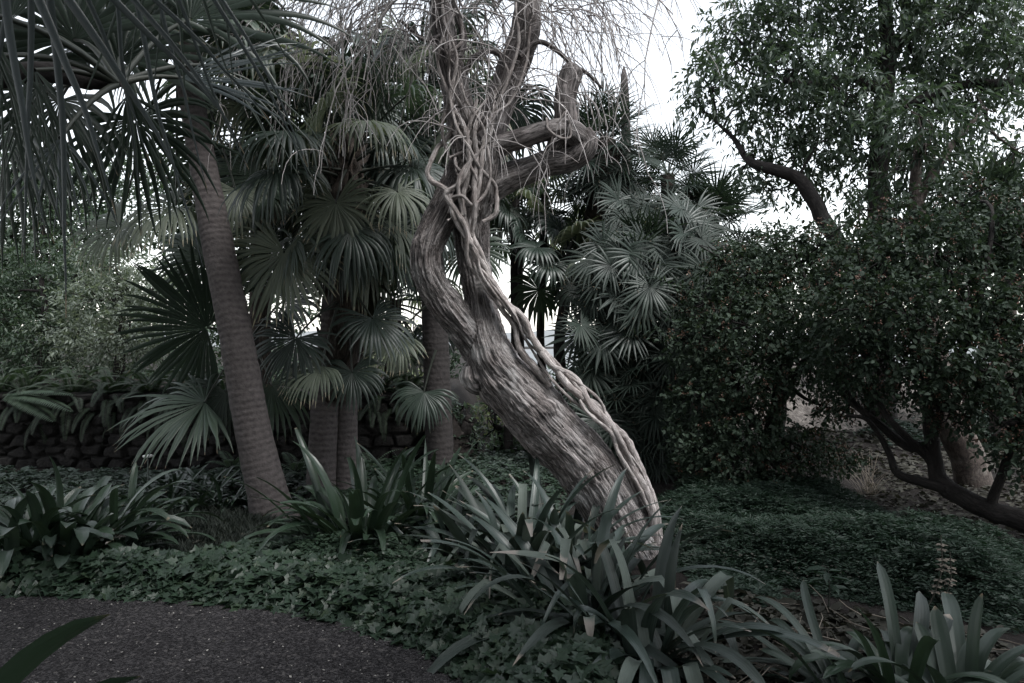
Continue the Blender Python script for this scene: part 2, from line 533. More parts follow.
def fan(mb, hast, axis, normal, R, nseg=34, spread=290, split=.5, droop=.6, fold=.25, steps=7, mat=0, wmul=1.0, jit=.04):
    axis = unit(axis)
    normal = np.asarray(normal, float)
    normal = unit(normal - axis * (normal @ axis))
    side = np.cross(axis, normal)
    sp = R_(spread)
    a = np.linspace(-sp / 2, sp / 2, nseg)
    da = sp / (nseg - 1)
    a = a + rng.normal(0, .05 * da, nseg)
    L = R * (.70 + .30 * np.cos(a * .5)) * (1 + rng.normal(0, jit, nseg))
    d = axis[None] * np.cos(a)[:, None] + side[None] * np.sin(a)[:, None]
    d = unit(d + normal[None] * (fold * (1 - np.cos(a)) * .5 - .05)[:, None] + normal[None] * rng.normal(0, .035, nseg)[:, None])
    N = np.repeat(normal[None], nseg, 0)
    t = np.array([0.02, .2, .4] + list(np.linspace(.52, 1.0, steps - 3))) if steps > 4 else np.linspace(.02, 1, steps)
    p = np.repeat(np.asarray(hast, float)[None], nseg, 0)
    dr = droop * (1 + rng.normal(0, .3, nseg)).clip(.2, 2)
    V = np.zeros((steps, nseg, 3, 3)); C = np.zeros((steps, nseg, 3, 3))
    rd = rng.random(nseg)
    tp = 0
    ws = split * L * math.tan(da / 2)
    for k, tk in enumerate(t):
        st = (tk - tp) * L
        if tk > split * .85:
            g = (tk - tp) * dr * (1.0 + 1.6 * (tk - split))
            d = unit(d - UP[None] * g[:, None] * 2.0 + rng.normal(0, .05, (nseg, 3)))
        p = p + d * st[:, None]
        tp = tk
        s = np.cross(d, N)
        nl = np.linalg.norm(s, axis=1, keepdims=True)
        s = np.where(nl > .15, s / np.maximum(nl, 1e-6), unit(np.cross(d, side[None] + 1e-3)))
        nn = np.cross(s, d)
        w = np.where(tk <= split, tk * L * math.tan(da / 2), ws * (1 - ((tk - split) / (1 - split)) ** 1.6) + .0012) * wmul
        w = np.maximum(w, .0012)
        V[k, :, 0] = p - s * w[:, None]
        V[k, :, 1] = p + nn * (w * .55)[:, None]
        V[k, :, 2] = p + s * w[:, None]
        C[k, :, 0] = np.stack([-np.ones(nseg), np.full(nseg, tk), rd], -1)
        C[k, :, 1] = np.stack([np.zeros(nseg), np.full(nseg, tk), rd], -1)
        C[k, :, 2] = np.stack([np.ones(nseg), np.full(nseg, tk), rd], -1)
    k = np.arange(steps - 1)[:, None, None]; s_ = np.arange(nseg)[None, :, None]; j = np.arange(2)[None, None]
    i0 = (k * nseg + s_) * 3 + j
    f = np.stack([i0, i0 + 1, i0 + 1 + nseg * 3, i0 + nseg * 3], -1).reshape(-1, 4)
    mb.add(V.reshape(-1, 3), f, mat, C.reshape(-1, 3))

def petiole(mb, a, b, r=.011, sag=.08, mat=1, n=7):
    a = np.asarray(a, float); b = np.asarray(b, float)
    t = np.linspace(0, 1, n)[:, None]
    P = a + (b - a) * t + UP * (sag * np.linalg.norm(b - a) * 4 * t * (1 - t) * 1.0)
    tube(mb, P, np.linspace(r * 1.5, r * .8, n), 5, mat, cap=False)

def frond(parent, start, hast, axis, normal, R, mat='frond', pr=.011, sag=.06, **kw):
    mb = MB()
    fan(mb, hast, axis, normal, R, **kw)
    petiole(mb, start, hast, pr, sag)
    return mb.build('frond', [M[mat], M['stalk']], parent)

def crown(parent, C, n, pl, R, el=(75, -35), droop=.6, mats=('frond',), sk=0.0, pr=.012, nseg=34, spread=290, az0=0.0, pw=1.0, azlim=None, roll=35, split=.5, steps=7, fold=.25, wmul=1.0):
    """n fan fronds round a growing point C; sk spreads them down the stem"""
    for i in range(n):
        u = (i + .5) / n
        az = az0 + i * 2.39996 + rng.normal(0, .2)
        if azlim is not None:
            az = azlim[0] + (azlim[1] - azlim[0]) * rng.random()
        e = R_(el[0] + (el[1] - el[0]) * u ** pw + rng.normal(0, 6))
        d = np.array([math.cos(e) * math.cos(az), math.cos(e) * math.sin(az), math.sin(e)])
        L = pl[0] + (pl[1] - pl[0]) * rng.random()
        r = R[0] + (R[1] - R[0]) * rng.random()
        st = np.asarray(C) - UP * sk * u
        h = st + d * L - UP * .10 * L * math.cos(e)
        ax = unit(d - UP * (.25 + .35 * u))
        sd_ = np.cross(ax, UP)
        if np.linalg.norm(sd_) < .1: sd_ = np.array([math.sin(az), -math.cos(az), 0])
        nn = np.cross(unit(sd_), ax)
        q = R_(rng.normal(0, roll))
        nn = nn * math.cos(q) + unit(sd_) * math.sin(q)
        frond(parent, st, h, ax, nn, r, mat=mats[i % len(mats)], pr=pr, droop=droop, nseg=nseg, spread=spread, split=split, steps=steps, fold=fold, wmul=wmul)

def palm_trunk(parent, pts, r, mat='palm_bark', ring=.035, amp=.006, k=20, name='trunk', n=None):
    P = spline(pts, n or 120)
    rr = np.interp(np.linspace(0, 1, len(P)), np.linspace(0, 1, len(r)), r)
    def disp(co, rad):
        z = co[..., 2] + .012 * fbm(co * 3, 2)
        saw = (z / ring) % 1.0
        return amp * .6 * (saw - .5) * (.3 + 1.4 * fbm(co * 5 + 2, 2)) + .014 * (fbm(co * 9, 3) - .5) * (rad / .15)
    mb = MB()
    tube(mb, P, rr, k, 0, disp)
    return mb.build(name, M[mat], parent)

def boots(parent, pts, r, n=90, mat='fibre', seed=0):
    """old leaf bases standing off the stem"""
    P = spline(pts, 60)
    T, N, B = frames(P)
    mb = MB()
    tube(mb, P, np.interp(np.linspace(0, 1, 60), np.linspace(0, 1, len(r)), r), 14, 0,
         lambda co, rad: .05 * (fbm(co * 14, 3) - .5))
    for i in range(n):
        k = int((i + .5) / n * 59)
        th = i * 2.4 + rng.normal(0, .2)
        out = N[k] * math.cos(th) + B[k] * math.sin(th)
        ri = np.interp(k / 59, np.linspace(0, 1, len(r)), r)
        a = P[k] + out * ri * .8
        L = .10 + .10 * rng.random()
        b = a + unit(out * .7 + T[k] * .9 + rng.normal(0, .2, 3)) * L
        tube(mb, np.array([a, (a + b) / 2 + out * .02, b]), [.035, .025, .010], 5, 0)
    return mb.build('leaf_bases', M[mat], parent)

def strap(mb, base, az, el, L, Wd, bend=1.0, kink=None, tip='point', n=12, chan=.25, mat=0, twist=0.0, wave=0.0, roll=0.0):
    base = np.asarray(base, float)
    d = np.array([math.cos(el) * math.cos(az), math.cos(el) * math.sin(az), math.sin(el)])
    side = np.array([-math.sin(az), math.cos(az), 0.0])
    t = np.linspace(0, 1, n)
    p = base.copy()
    V, C = [], []
    rd = rng.random()
    ph = rng.random() * 6
    e = el
    for k in range(n):
        if k:
            st = L / (n - 1)
            e -= bend * (t[k] ** 1.2) * 2.2 / (n - 1)
            if kink and abs(t[k] - kink[0]) < .5 / (n - 1):
                e -= kink[1]
            e = max(e, -1.5)
            d = np.array([math.cos(e) * math.cos(az), math.cos(e) * math.sin(az), math.sin(e)])
            p = p + d * st
            az += twist / (n - 1)
        side = np.array([-math.sin(az), math.cos(az), 0.0])
        nrm = np.cross(d, side)
        tw = roll + twist * t[k] * .8
        sd2 = side * math.cos(tw) + nrm * math.sin(tw)
        nr2 = np.cross(d, sd2)
        if tip == 'point':
            w = Wd * (.55 + .45 * min(1, t[k] / .3)) * (1 - max(0, (t[k] - .45) / .55) ** 2.0 * .97)
        elif tip == 'torn':
            w = Wd * (.6 + .4 * min(1, t[k] / .3)) * (1 - .75 * t[k] ** 5) * (1 + .25 * math.sin(ph + 9 * t[k]) * t[k] ** 4)
        else:
            w = Wd * (.5 + .5 * min(1, t[k] / .35)) * math.sqrt(max(.004, 1 - max(0, (t[k] - .72) / .28) ** 2.2))
        w *= .5
        wv = wave * Wd * math.sin(ph + t[k] * 17)
        for u in (-1, -.5, 0, .5, 1):
            V.append(p + sd2 * w * u + nr2 * (chan * w * (abs(u) ** 1.5) + (wv * abs(u) * u)))
            C.append((u, t[k], rd))
    i = np.arange(n - 1)[:, None]; j = np.arange(4)[None]
    a = i * 5 + j
    mb.add(V, np.stack([a, a + 1, a + 6, a + 5], -1).reshape(-1, 4), mat, C)

def leaves(mb, p, d, nrm, L, Wd, mat=0, shape='oval'):
    """vectorised leaves: p base (N,3), d direction, nrm up side"""
    d = unit(d)
    s = unit(np.cross(d, nrm))
    n = np.cross(s, d)
    N = len(p)
    L = np.broadcast_to(L, (N,))[:, None]; Wd = np.broadcast_to(Wd, (N,))[:, None]
    if shape == 'oval':
        rows = ((0, 0, 0), (.38, -.5, .05), (.42, 0, -.06), (.38, .5, .05), (.78, -.34, .0), (.80, 0, -.07), (.78, .34, .0), (1, 0, -.16))
        faces = [[0, 2, 1], [0, 3, 2], [1, 2, 5], [1, 5, 4], [2, 3, 6], [2, 6, 5], [4, 5, 7], [5, 6, 7]]
    elif shape == 'lance':
        rows = ((0, 0, 0), (.45, -.5, .05), (.45, 0, -.03), (.45, .5, .05), (1, 0, -.12))
        faces = [[0, 2, 1], [0, 3, 2], [1, 2, 4], [2, 3, 4]]
    elif shape == 'ivy':
        rows = ((0.08, 0, 0), (-.10, -.22, .0), (.12, -.52, .06), (.26, -.30, 0), (.55, -.40, .05), (.62, -.18, 0), (1.0, 0, -.08), (.62, .18, 0), (.55, .40, .05), (.26, .30, 0), (.12, .52, .06), (-.10, .22, 0), (.4, 0, -.05))
        faces = [[12, k, k + 1] for k in range(0, 11)] + [[12, 11, 0]]
    else:  # small rhomb
        rows = ((0, 0, 0), (.5, -.5, .04), (1, 0, -.05), (.5, .5, .04))
        faces = [[0, 3, 2], [0, 2, 1]]
    K = len(rows)
    V = np.zeros((N, K, 3)); C = np.zeros((N, K, 3))
    rd = rng.random(N)
    for k, (a, b, c) in enumerate(rows):
        V[:, k] = p + d * L * a + s * Wd * b + n * L * c
        C[:, k, 0] = 2 * b; C[:, k, 1] = a; C[:, k, 2] = rd
    f = (np.arange(N)[:, None, None] * K + np.array(faces)[None]).reshape(-1, 3)
    mb.add(V.reshape(-1, 3), f, mat, C.reshape(-1, 3))

def rdir(n):
    return unit(rng.normal(0, 1, (n, 3)))

def sprays(mb, centres, radii, ntw, k, L, Wd, twl=.25, mat=0, shape='lance', droop=.35, squash=.75, twmb=None, shell=.45):
    """leafy twigs filling ellipsoid clumps with gaps between them"""
    for c, r, nt_ in zip(centres, radii, ntw):
        u = rdir(nt_)
        rad = (shell + (1 - shell) * rng.random(nt_) ** .6)[:, None]
        q = np.asarray(c) + u * rad * r * np.array([1, 1, squash]) * (.75 + .5 * rng.random((nt_, 1)))
        d = unit(u * .7 + rdir(nt_) * .8 - UP * droop * .5)
        tl = twl * (.6 + .8 * rng.random(nt_))
        t = (np.arange(k) + .6) / k
        P = q[:, None] + d[:, None] * (tl[:, None] * t[None])[..., None] - UP * (droop * .5 * tl[:, None] * t[None] ** 2)[..., None]
        P = P.reshape(-1, 3)
        dd = np.repeat(d, k, 0)
        perp = rdir(len(P))
        perp = unit(perp - dd * np.sum(perp * dd, 1, keepdims=True))
        ld = unit(dd * .55 + perp * .8 - UP * droop)
        nn = rdir(len(P)) * .7 + UP * .8
        sz = (.65 + .7 * rng.random(len(P)))
        leaves(mb, P, ld, nn, L * sz, Wd * sz, mat, shape)
        if twmb is not None:
            for a, b, l in list(zip(q, d, tl))[::3]:
                e = a + b * l
                tube(twmb, np.array([a - b * l * .6, a, e]), [.006, .004, .002], 3, 0, cap=False)

def limb(mb, pts, r, k=8, n=24, mat=0, rough=.12):
    P = spline(pts, n)
    rr = np.interp(np.linspace(0, 1, n), np.linspace(0, 1, len(r)), r)
    P = P + np.cumsum(rng.normal(0, 1, P.shape), 0) * rr[:, None] * .05
    tube(mb, P, rr, k, mat, lambda co, rad: rough * rad * (fbm(co / np.maximum(rr.mean(), .01) * .6, 3) - .5) * 2)

# ------------------------------------------------------------------ the leaning, vine-wrapped tree
DT = 5.6
def hp(rows, dy=0.0):
    out, rad = [], []
    for q in rows:
        px, py, w = q[:3]
        D = DT + dy + (q[3] if len(q) > 3 else 0)
        out.append(W(px, py, D)); rad.append(w * .5 * D / F)
    return np.array(out), np.array(rad)

hero = thing('leaning_tree', G(645, 552), 'old leaning tree with twisted fissured grey trunk wrapped in climbing vines', 'tree')
main_rows = [(662, 615, 72), (652, 590, 64), (630, 545, 58), (598, 485, 56), (569, 450, 56), (541, 420, 56), (515, 392, 54), (495, 368, 48), (485, 345, 41), (482, 320, 33, .02), (479, 297, 27, .05), (474, 262, 29, .06), (472, 225, 31, .05), (475, 190, 38), (480, 150, 40)]
left_rows = [(514, 390, 40), (495, 368, 38), (478, 346, 34), (463, 326, 31, -.04), (446, 305, 31, -.07), (432, 283, 30, -.09), (426, 264, 29, -.10), (429, 242, 28, -.09), (444, 211, 29, -.05), (458, 182, 31), (470, 155, 31)]
cl = []
tmp = MB()
for rows in (main_rows, left_rows):
    P0, r0 = hp(rows)
    A = spline(np.column_stack([P0, r0]), 140)
    tube(tmp, A[:, :3], A[:, 3], 28, 0, lambda co, rad: .10 * rad * (fbm(co * 5, 2) - .5) * 2)
    cl.append(A)
for (px, py, rp, dd) in ((477, 377, 15, -.02), (545, 412, 12, -.15), (620, 512, 11, -.15), (598, 470, 10, -.14), (428, 262, 8, -.12), (562, 440, 10, -.15)):
    c = W(px, py, DT + dd); r = rp * DT / F
    tube(tmp, np.array([c + UP * q * r for q in (-1, -.9, -.6, 0, .6, .9, 1)]), np.array([.05, .42, .8, 1, .8, .42, .05]) * r, 12)
tob = tmp.build('tmp', M['hero_bark'])
rm = tob.modifiers.new('r', 'REMESH'); rm.mode = 'VOXEL'; rm.voxel_size = .0075
sm = tob.modifiers.new('s', 'SMOOTH'); sm.factor = .6; sm.iterations = 4
dg = bpy.context.evaluated_depsgraph_get()
ev = bpy.data.meshes.new_from_object(tob.evaluated_get(dg))
nv = len(ev.vertices)
v = np.zeros(nv * 3); ev.vertices.foreach_get('co', v); v = v.reshape(-1, 3)
nr = np.zeros(nv * 3); ev.vertices.foreach_get('normal', nr); nr = nr.reshape(-1, 3)
best = np.full(nv, 1e9); bc = np.zeros((nv, 3))
for A in cl:
    P = A[:, :3]; T, N, B = frames(P)
    s = np.concatenate([[0], np.cumsum(np.linalg.norm(np.diff(P, axis=0), axis=1))])
    for a0 in range(0, nv, 20000):
        q = v[a0:a0 + 20000]
        d2 = np.linalg.norm(q[:, None] - P[None], axis=2) / A[None, :, 3]
        k = d2.argmin(1); m_ = d2[np.arange(len(q)), k]
        o_ = q - P[k]
        th = np.arctan2((o_ * B[k]).sum(1), (o_ * N[k]).sum(1)) + s[k] * .14 + .12 * np.sin(s[k] * 2.3)
        z = s[k] + (o_ * T[k]).sum(1)
        c3 = np.stack([.21 * np.cos(th), .21 * np.sin(th), z], -1)
        sel = m_ < best[a0:a0 + 20000]
        bc[a0:a0 + 20000][sel] = c3[sel]; best[a0:a0 + 20000][sel] = m_[sel]
wob = bc + .035 * np.stack([fbm(v * 4, 2), fbm(v * 4 + 9, 2), fbm(v * 4 + 5, 2)], -1)
rid = 1 - np.abs(2 * fbm(wob * np.array([46, 46, 3.4]), 3) - 1) * 2.2
rid2 = 1 - np.abs(2 * vnoise(wob * np.array([9, 9, 1.1]) + 4) - 1)
lump = fbm(v * 3.2, 3) - .5
flake = np.abs(2 * fbm(wob * np.array([60, 60, 7.]) + 11, 2) - 1)
v = v + nr * (.015 * rid.clip(-1, 1) + .020 * (rid2 - .5) + .035 * lump - .012 * (1 - flake * 3).clip(0, 1))[:, None]
nf = len(ev.polygons); li = np.zeros(len(ev.loops), np.int32); ev.loops.foreach_get('vertex_index', li)
tot = np.zeros(nf, np.int32); ev.polygons.foreach_get('loop_total', tot)
mb = MB()
if (tot == 4).all():
    mb.add(v, li.reshape(-1, 4), 0, wob)
else:
    st_ = np.concatenate([[0], np.cumsum(tot)[:-1]])
    fq = li[(st_[tot == 4][:, None] + np.arange(4))]; ft = li[(st_[tot == 3][:, None] + np.arange(3))]
    mb.add(v, fq, 0, wob); mb.n = 0
    if len(ft):
        mb.f.append(ft); mb.m.append(np.zeros(len(ft), np.int32))
    mb.n = len(v)
bpy.data.objects.remove(tob)
mb.build('trunk', M['hero_bark'], hero)

def hero_limb(rows, dy=0.0, k=40, n=130, name='limb', ribs=1.0):
    P0, r0 = hp(rows, dy)
    A = spline(np.column_stack([P0, r0]), n)
    m = MB()
    def disp(co, rad):
        th = np.arctan2(co[..., 1], co[..., 0]) + co[..., 2] * .8
        q = np.stack([.1 * np.cos(th), .1 * np.sin(th), co[..., 2]], -1)
        rr = 1 - np.abs(2 * fbm(q * np.array([22, 22, 3]), 3) - 1) * 2
        return ribs * (rad * .16 * rr.clip(-1, 1) + rad * .35 * (fbm(q * 4 + 3, 2) - .5))
    tube(m, A[:, :3], A[:, 3], k, 0, disp)
    return m.build(name, M['limb_bark'], hero)
hero_limb([(478, 178, 34), (468, 142, 31), (460, 112, 28), (453, 76, 24), (446, 42, 21), (441, 8, 19), (437, -40, 15), (425, -90, 10)], -.02)
hero_limb([(478, 182, 34, .03), (489, 136, 31, .05), (499, 106, 28, .06), (511, 72, 27, .05), (523, 40, 26, .03), (528, 14, 25), (533, -16, 18), (548, -70, 11)])
hero_limb([(478, 196, 27, .05), (502, 181, 26, .06), (524, 172, 25, .06), (548, 163, 24, .03), (570, 159, 23), (583, 151, 21, -.04), (587, 141, 18, -.06), (582, 131, 15, -.07)])
hero_limb([(486, 157, 20), (504, 144, 18, -.04), (524, 138, 18, -.08), (546, 131, 19, -.1), (566, 130, 21, -.08), (580, 138, 22, -.05), (585, 150, 16)])
hero_limb([(550, 160, 14, .06), (560, 142, 19, .03), (566, 122, 19), (565, 98, 20), (569, 80, 20), (573, 70, 18), (575, 66, 12)], 0, name='stump', ribs=1.7)
hero_limb([(452, 66, 9, -.05), (460, 52, 8, -.05), (463, 34, 7), (455, 8, 6), (452, -20, 5)], name='branch')
hero_limb([(457, 96, 5, -.05), (470, 62, 5), (484, 52, 5, .0), (494, 52, 5), (503, 57, 5)], name='branch', ribs=.4)
hero_limb([(520, 56, 6, -.08), (538, 42, 5, -.08), (556, 50, 4.5, -.06), (572, 64, 4), (588, 74, 3.5), (602, 88, 2.5)], name='branch', ribs=.4)
hero_limb([(444, 34, 5, -.08), (430, 40, 5, -.1), (418, 36, 4, -.1), (400, 20, 3, -.15)], name='branch', ribs=.4)

# ---------------- climbing vine
vine = thing('climbing_vine', G(658, 556), 'pale ropy climbing vine twining up the leaning trunk into hanging bare twigs', 'vine')
vstems = [
 # px, py, width, depth offset from the trunk axis
 [(664, 566, 13, -.10), (655, 545, 12, -.16), (640, 500, 12, -.17), (622, 462, 12, -.16), (600, 428, 11, -.17), (580, 402, 11, -.15), (556, 382, 10, -.18), (538, 352, 10, -.17), (520, 322, 10, -.13), (498, 292, 9, -.15), (482, 262, 9, -.19), (468, 236, 9, -.21), (462, 205, 9, -.22), (470, 170, 8, -.23), (464, 130, 7, -.20), (452, 100, 6, -.18), (456, 60, 5, -.15), (444, 20, 5, -.14), (446, -30, 4, -.1)],
 [(670, 566, 10, -.02), (658, 538, 9, -.10), (646, 500, 9, -.12), (624, 452, 10, -.10), (609, 430, 10, -.08), (584, 408, 9, -.20), (566, 378, 9, -.10), (545, 364, 9, -.20), (526, 330, 9, -.10), (510, 308, 8, -.16), (492, 280, 8, -.10), (478, 250, 8, -.20), (470, 225, 8, -.18), (476, 195, 7, -.22), (482, 160, 7, -.22), (490, 120, 6, -.18), (505, 84, 5, -.18), (520, 44, 5, -.15), (515, 0, 4, -.15), (530, -40, 3, -.1)],
 [(634, 480, 7, -.14), (610, 440, 8, -.20), (590, 406, 8, -.10), (566, 392, 8, -.17), (545, 360, 8, -.10), (533, 345, 8, -.20), (522, 318, 8, -.18), (500, 296, 7, -.08), (488, 270, 7, -.15), (472, 246, 7, -.23), (456, 218, 8, -.23), (446, 192, 8, -.22), (432, 180, 8, -.20), (428, 168, 7, -.18), (436, 150, 7, -.12), (448, 138, 6, -.10), (452, 120, 5, -.10)],
 [(540, 386, 11, -.15), (528, 366, 11, -.16), (514, 345, 9, -.15), (512, 325, 8, -.13), (500, 305, 8, -.13), (488, 288, 8, -.16), (470, 262, 7, -.20), (466, 232, 7, -.24), (452, 205, 8, -.24), (447, 192, 7, -.25), (462, 180, 7, -.25), (472, 158, 7, -.23), (466, 135, 6, -.22), (478, 100, 5, -.15)],
 [(470, 236, 7, -.22), (476, 210, 8, -.24), (473, 180, 8, -.24), (478, 156, 8, -.22), (474, 130, 6, -.20), (480, 110, 5, -.14)],
 [(484, 222, 7, -.16), (494, 214, 7, -.14), (498, 200, 7, -.12), (494, 186, 6, -.14), (484, 172, 5, -.22), (470, 150, 5, -.24), (458, 130, 5, -.22), (450, 90, 4, -.18)],
 [(462, 215, 6, -.25), (458, 190, 6, -.26), (466, 168, 6, -.25), (487, 140, 5, -.22), (496, 116, 5, -.20), (510, 100, 4, -.18), (528, 60, 4, -.15), (530, 20, 3, -.16)],
 [(446, 200, 5, -.22), (460, 196, 5, -.27), (474, 205, 5, -.25), (486, 190, 4, -.22), (490, 160, 4, -.2), (484, 130, 4, -.2), (470, 108, 4, -.2), (462, 84, 4, -.17)],
 [(649, 520, 6, -.20), (630, 490, 6, -.19), (612, 455, 6, -.22), (603, 436, 6, -.2), (583, 416, 6, -.22), (570, 400, 5, -.22)],
 [(450, 160, 6, -.12), (443, 128, 5, -.14), (447, 96, 5, -.14), (439, 60, 5, -.13), (449, 20, 5, -.14), (460, 14, 5, -.10), (462, 38, 5, -.1), (452, 52, 4, -.15)],
 [(545, 118, 4, -.14), (550, 130, 4, -.2), (560, 138, 4, -.2), (572, 134, 3, -.18), (566, 112, 3, -.15), (558, 124, 3, -.16), (550, 150, 3, -.12)],
]
vr = random.Random(5)
for q in range(9):
    x = vr.uniform(436, 486); y = vr.uniform(150, 245); rows = []
    up = vr.choice([(452, 30), (452, 30), (518, 30), (500, 90), (462, 110)])
    for k in range(9):
        t = k / 8
        cx = 462 + (up[0] - 462) * max(0, t - .3) / .7
        rows.append((cx + vr.uniform(-17, 17) * (1 - .5 * t), y + (up[1] - y) * t, vr.uniform(2.6, 4.4) * (1.15 - .5 * t), -vr.uniform(.13, .26) * (1 - .3 * t)))
    vstems.append(rows)
for q in range(4):
    rows = []
    o = vr.uniform(-9, 8)
    for (x, y) in ((655, 540), (632, 486), (608, 440), (585, 406), (556, 376), (532, 342), (512, 312), (490, 278), (472, 244), (462, 212)):
        rows.append((x + o * .4 + vr.uniform(-8, 7), y + vr.uniform(-6, 6), vr.uniform(3.0, 5.0), -vr.uniform(.08, .23)))
    vstems.append(rows)
for rows in vstems:
    rows = [(q[0] + 9 * float(sstep(300, 400, q[1])) * float(1 - sstep(505, 545, q[1])), q[1], q[2], q[3] + .05 * float(sstep(300, 400, q[1]))) for q in rows]
    P0, r0 = hp(rows)
    n = 22 * len(rows)
    A = spline(np.column_stack([P0, r0]), n)
    A[:, :3] += .010 * np.stack([np.sin(np.linspace(0, n * .11, n) + rng.random() * 6), np.cos(np.linspace(0, n * .09, n)), 0 * A[:, 0]], -1)
    m = MB()
    tube(m, A[:, :3], A[:, 3] * .70, 10, 0, lambda co, rad: rad * .30 * (fbm(co * 30, 2) - .5) * 2)
    m.build('stem', M['vine_bark'], vine)

# fine bare twigs, arching and hanging
tw = MB()
def twig(p, d, L, r, depth=0, g=.5, n=9):
    P = [np.array(p, float)]
    d = unit(d)
    for i in range(n):
        d = unit(d + rng.normal(0, .13, 3) - UP * g * (i + 1) / n * .45)
        P.append(P[-1] + d * L / n)
    P = np.array(P)
    tube(tw, P, np.linspace(r * 1.25, r * .6, len(P)), 4, 0, cap=False)
    if depth > 0:
        for k in range(2 + int(rng.random() * 3)):
            i = 2 + int(rng.random() * (n - 2))
            dd = unit((P[i] - P[i - 1]) / (L / n) + rng.normal(0, .6, 3))
            twig(P[i], dd, L * (.35 + .4 * rng.random()), r * .65, depth - 1, g * 1.1, 7)
def pxr(a, b): return a + (b - a) * rng.random()
for i in range(70):     # from the two tops
    s = W(pxr(425, 545), pxr(-60, 20), DT + rng.normal(0, .25))
    az = rng.random() * 6.28
    el = pxr(-.2, .9)
    twig(s, [math.cos(az) * math.cos(el) * 1.3, math.sin(az) * math.cos(el) * .6, math.sin(el)], pxr(.7, 1.5), pxr(.004, .008), 2, pxr(.5, 1.1))
for i in range(34):     # long arches out to the right
    s = W(pxr(500, 580), pxr(-60, 15), DT + rng.normal(0, .2))
    twig(s, [1.0, rng.normal(0, .3), pxr(.0, .6)], pxr(.6, 1.1), pxr(.003, .006), 1, pxr(.7, 1.3))
for i in range(26):     # over to the left among the palms
    s = W(pxr(380, 450), pxr(-60, 10), DT + rng.normal(0, .25))
    twig(s, [-1.0, rng.normal(0, .4), pxr(-.1, .5)], pxr(.7, 1.4), pxr(.004, .007), 2, pxr(.5, 1.2))
for i in range(60):     # short shoots off the limbs
    q = random.Random(i)
    px, py = [(462, 110), (452, 70), (446, 40), (492, 125), (505, 90), (518, 55), (526, 20), (566, 90), (575, 135), (480, 150)][i % 10]
    s = W(px + rng.normal(0, 6), py + rng.normal(0, 8), DT - .1)
    az = rng.random() * 6.28
    twig(s, [math.cos(az), math.sin(az) * .7 - .2, pxr(-.1, .8)], pxr(.25, .8), pxr(.003, .006), 1, pxr(.3, 1.2))
tag(tw.build('twigs', M['twig'], vine), kind='stuff')

# ------------------------------------------------------------------ palms on the left
GP_ = 'tall fan palms behind the leaning tree'
pA = thing('fan_palm', G(272, 516), 'fan palm with slim bare ringed trunk leaning left, beside the young dark fan palm', 'palm', GP_)
DA = G(272, 516)[1]
palm_trunk(pA, [W(276, 528, DA), W(268, 495, DA), W(252, 425, DA), W(235, 330, DA), W(217, 240, DA + .1), W(203, 165, DA + .2), W(192, 100, DA + .3), W(180, 30, DA + .4)], [.25, .18, .158, .147, .14, .125, .115, .11], ring=.03)
CA = W(178, 10, DA + .4)
crown(pA, CA, 26, (.5, .9), (.6, .8), el=(70, -12), droop=.9, mats=('frond', 'frond_dark', 'frond_pale'), sk=.25, nseg=34)
frond(pA, CA - UP * .2, W(176, 206, DA + .35), (-.9, -.3, -.25), (.1, -.5, .8), .72, 'frond_pale', droop=.9, nseg=40, spread=250)
frond(pA, CA - UP * .2, W(236, 190, DA + .35), (.1, -.4, -.8), (.2, -.9, .2), .55, 'frond_pale', droop=.7, nseg=34, spread=230)
frond(pA, CA - UP * .2, W(120, 225, DA + .6), (-.7, -.3, -.5), (0, -.6, .6), .6, 'frond_pale', droop=.8, nseg=34, spread=240)

DB = 7.5
pB = thing('fan_palm', [*W(335, 470, DB)[:2], 0], 'fan palm with two shaggy dark trunks and pale hanging fans', 'palm', GP_)
palm_trunk(pB, [[*W(322, 0, DB)[:2], -.05], W(322, 470, DB), W(326, 400, DB), W(336, 320, DB), W(344, 250, DB)], [.17, .15, .14, .15, .15], 'palm_bark', ring=.04)
palm_trunk(pB, [[*W(344, 0, DB + .1)[:2], -.05], W(345, 470, DB + .1), W(346, 400, DB + .1), W(350, 320, DB + .1), W(349, 250, DB + .1)], [.14, .13, .12, .13, .13], 'palm_bark', ring=.04)
boots(pB, [W(336, 400, DB), W(343, 330, DB), W(349, 260, DB), W(347, 190, DB), W(345, 140, DB)], [.15, .19, .20, .17, .12], 110)
CB = W(346, 150, DB)
crown(pB, CB, 46, (.5, 1.05), (.48, .70), el=(78, -50), droop=1.0, mats=('frond_dark', 'frond', 'frond_dark', 'frond_pale'), sk=.5, nseg=42, split=.42)
pG = thing('fan_palm', [*W(262, 0, 9.0)[:2], 0], 'fan palm on a dark stem right behind the bare ringed trunk', 'palm', GP_)
palm_trunk(pG, [[*W(262, 0, 9.)[:2], -.05], W(262, 440, 9.), W(260, 330, 9.), W(262, 220, 9.), W(268, 130, 9.)], [.15, .13, .13, .12, .11], 'fibre', ring=.05)
crown(pG, W(268, 115, 9.), 44, (.5, 1.1), (.55, .8), el=(80, -50), droop=1.0, mats=('frond_dark', 'frond', 'frond_dark', 'frond_pale'), sk=.5, nseg=40, split=.4)
frond(pB, W(344, 235, DB - .15), W(284, 252, DB - .7), (-.12, -.25, -.95), (-.1, -1, .12), .72, 'frond_pale', droop=.35, nseg=44, spread=285, fold=.1)
frond(pB, W(346, 170, DB - .15), W(336, 203, DB - .75), (.05, -.25, -.9), (.05, -1, .15), .50, 'frond_pale', droop=.4, nseg=38, spread=300, fold=.1)
frond(pB, W(350, 200, DB - .15), W(385, 232, DB - .4), (.6, -.3, -.7), (.3, -.8, .4), .62, 'frond', droop=.5, nseg=36, spread=260)
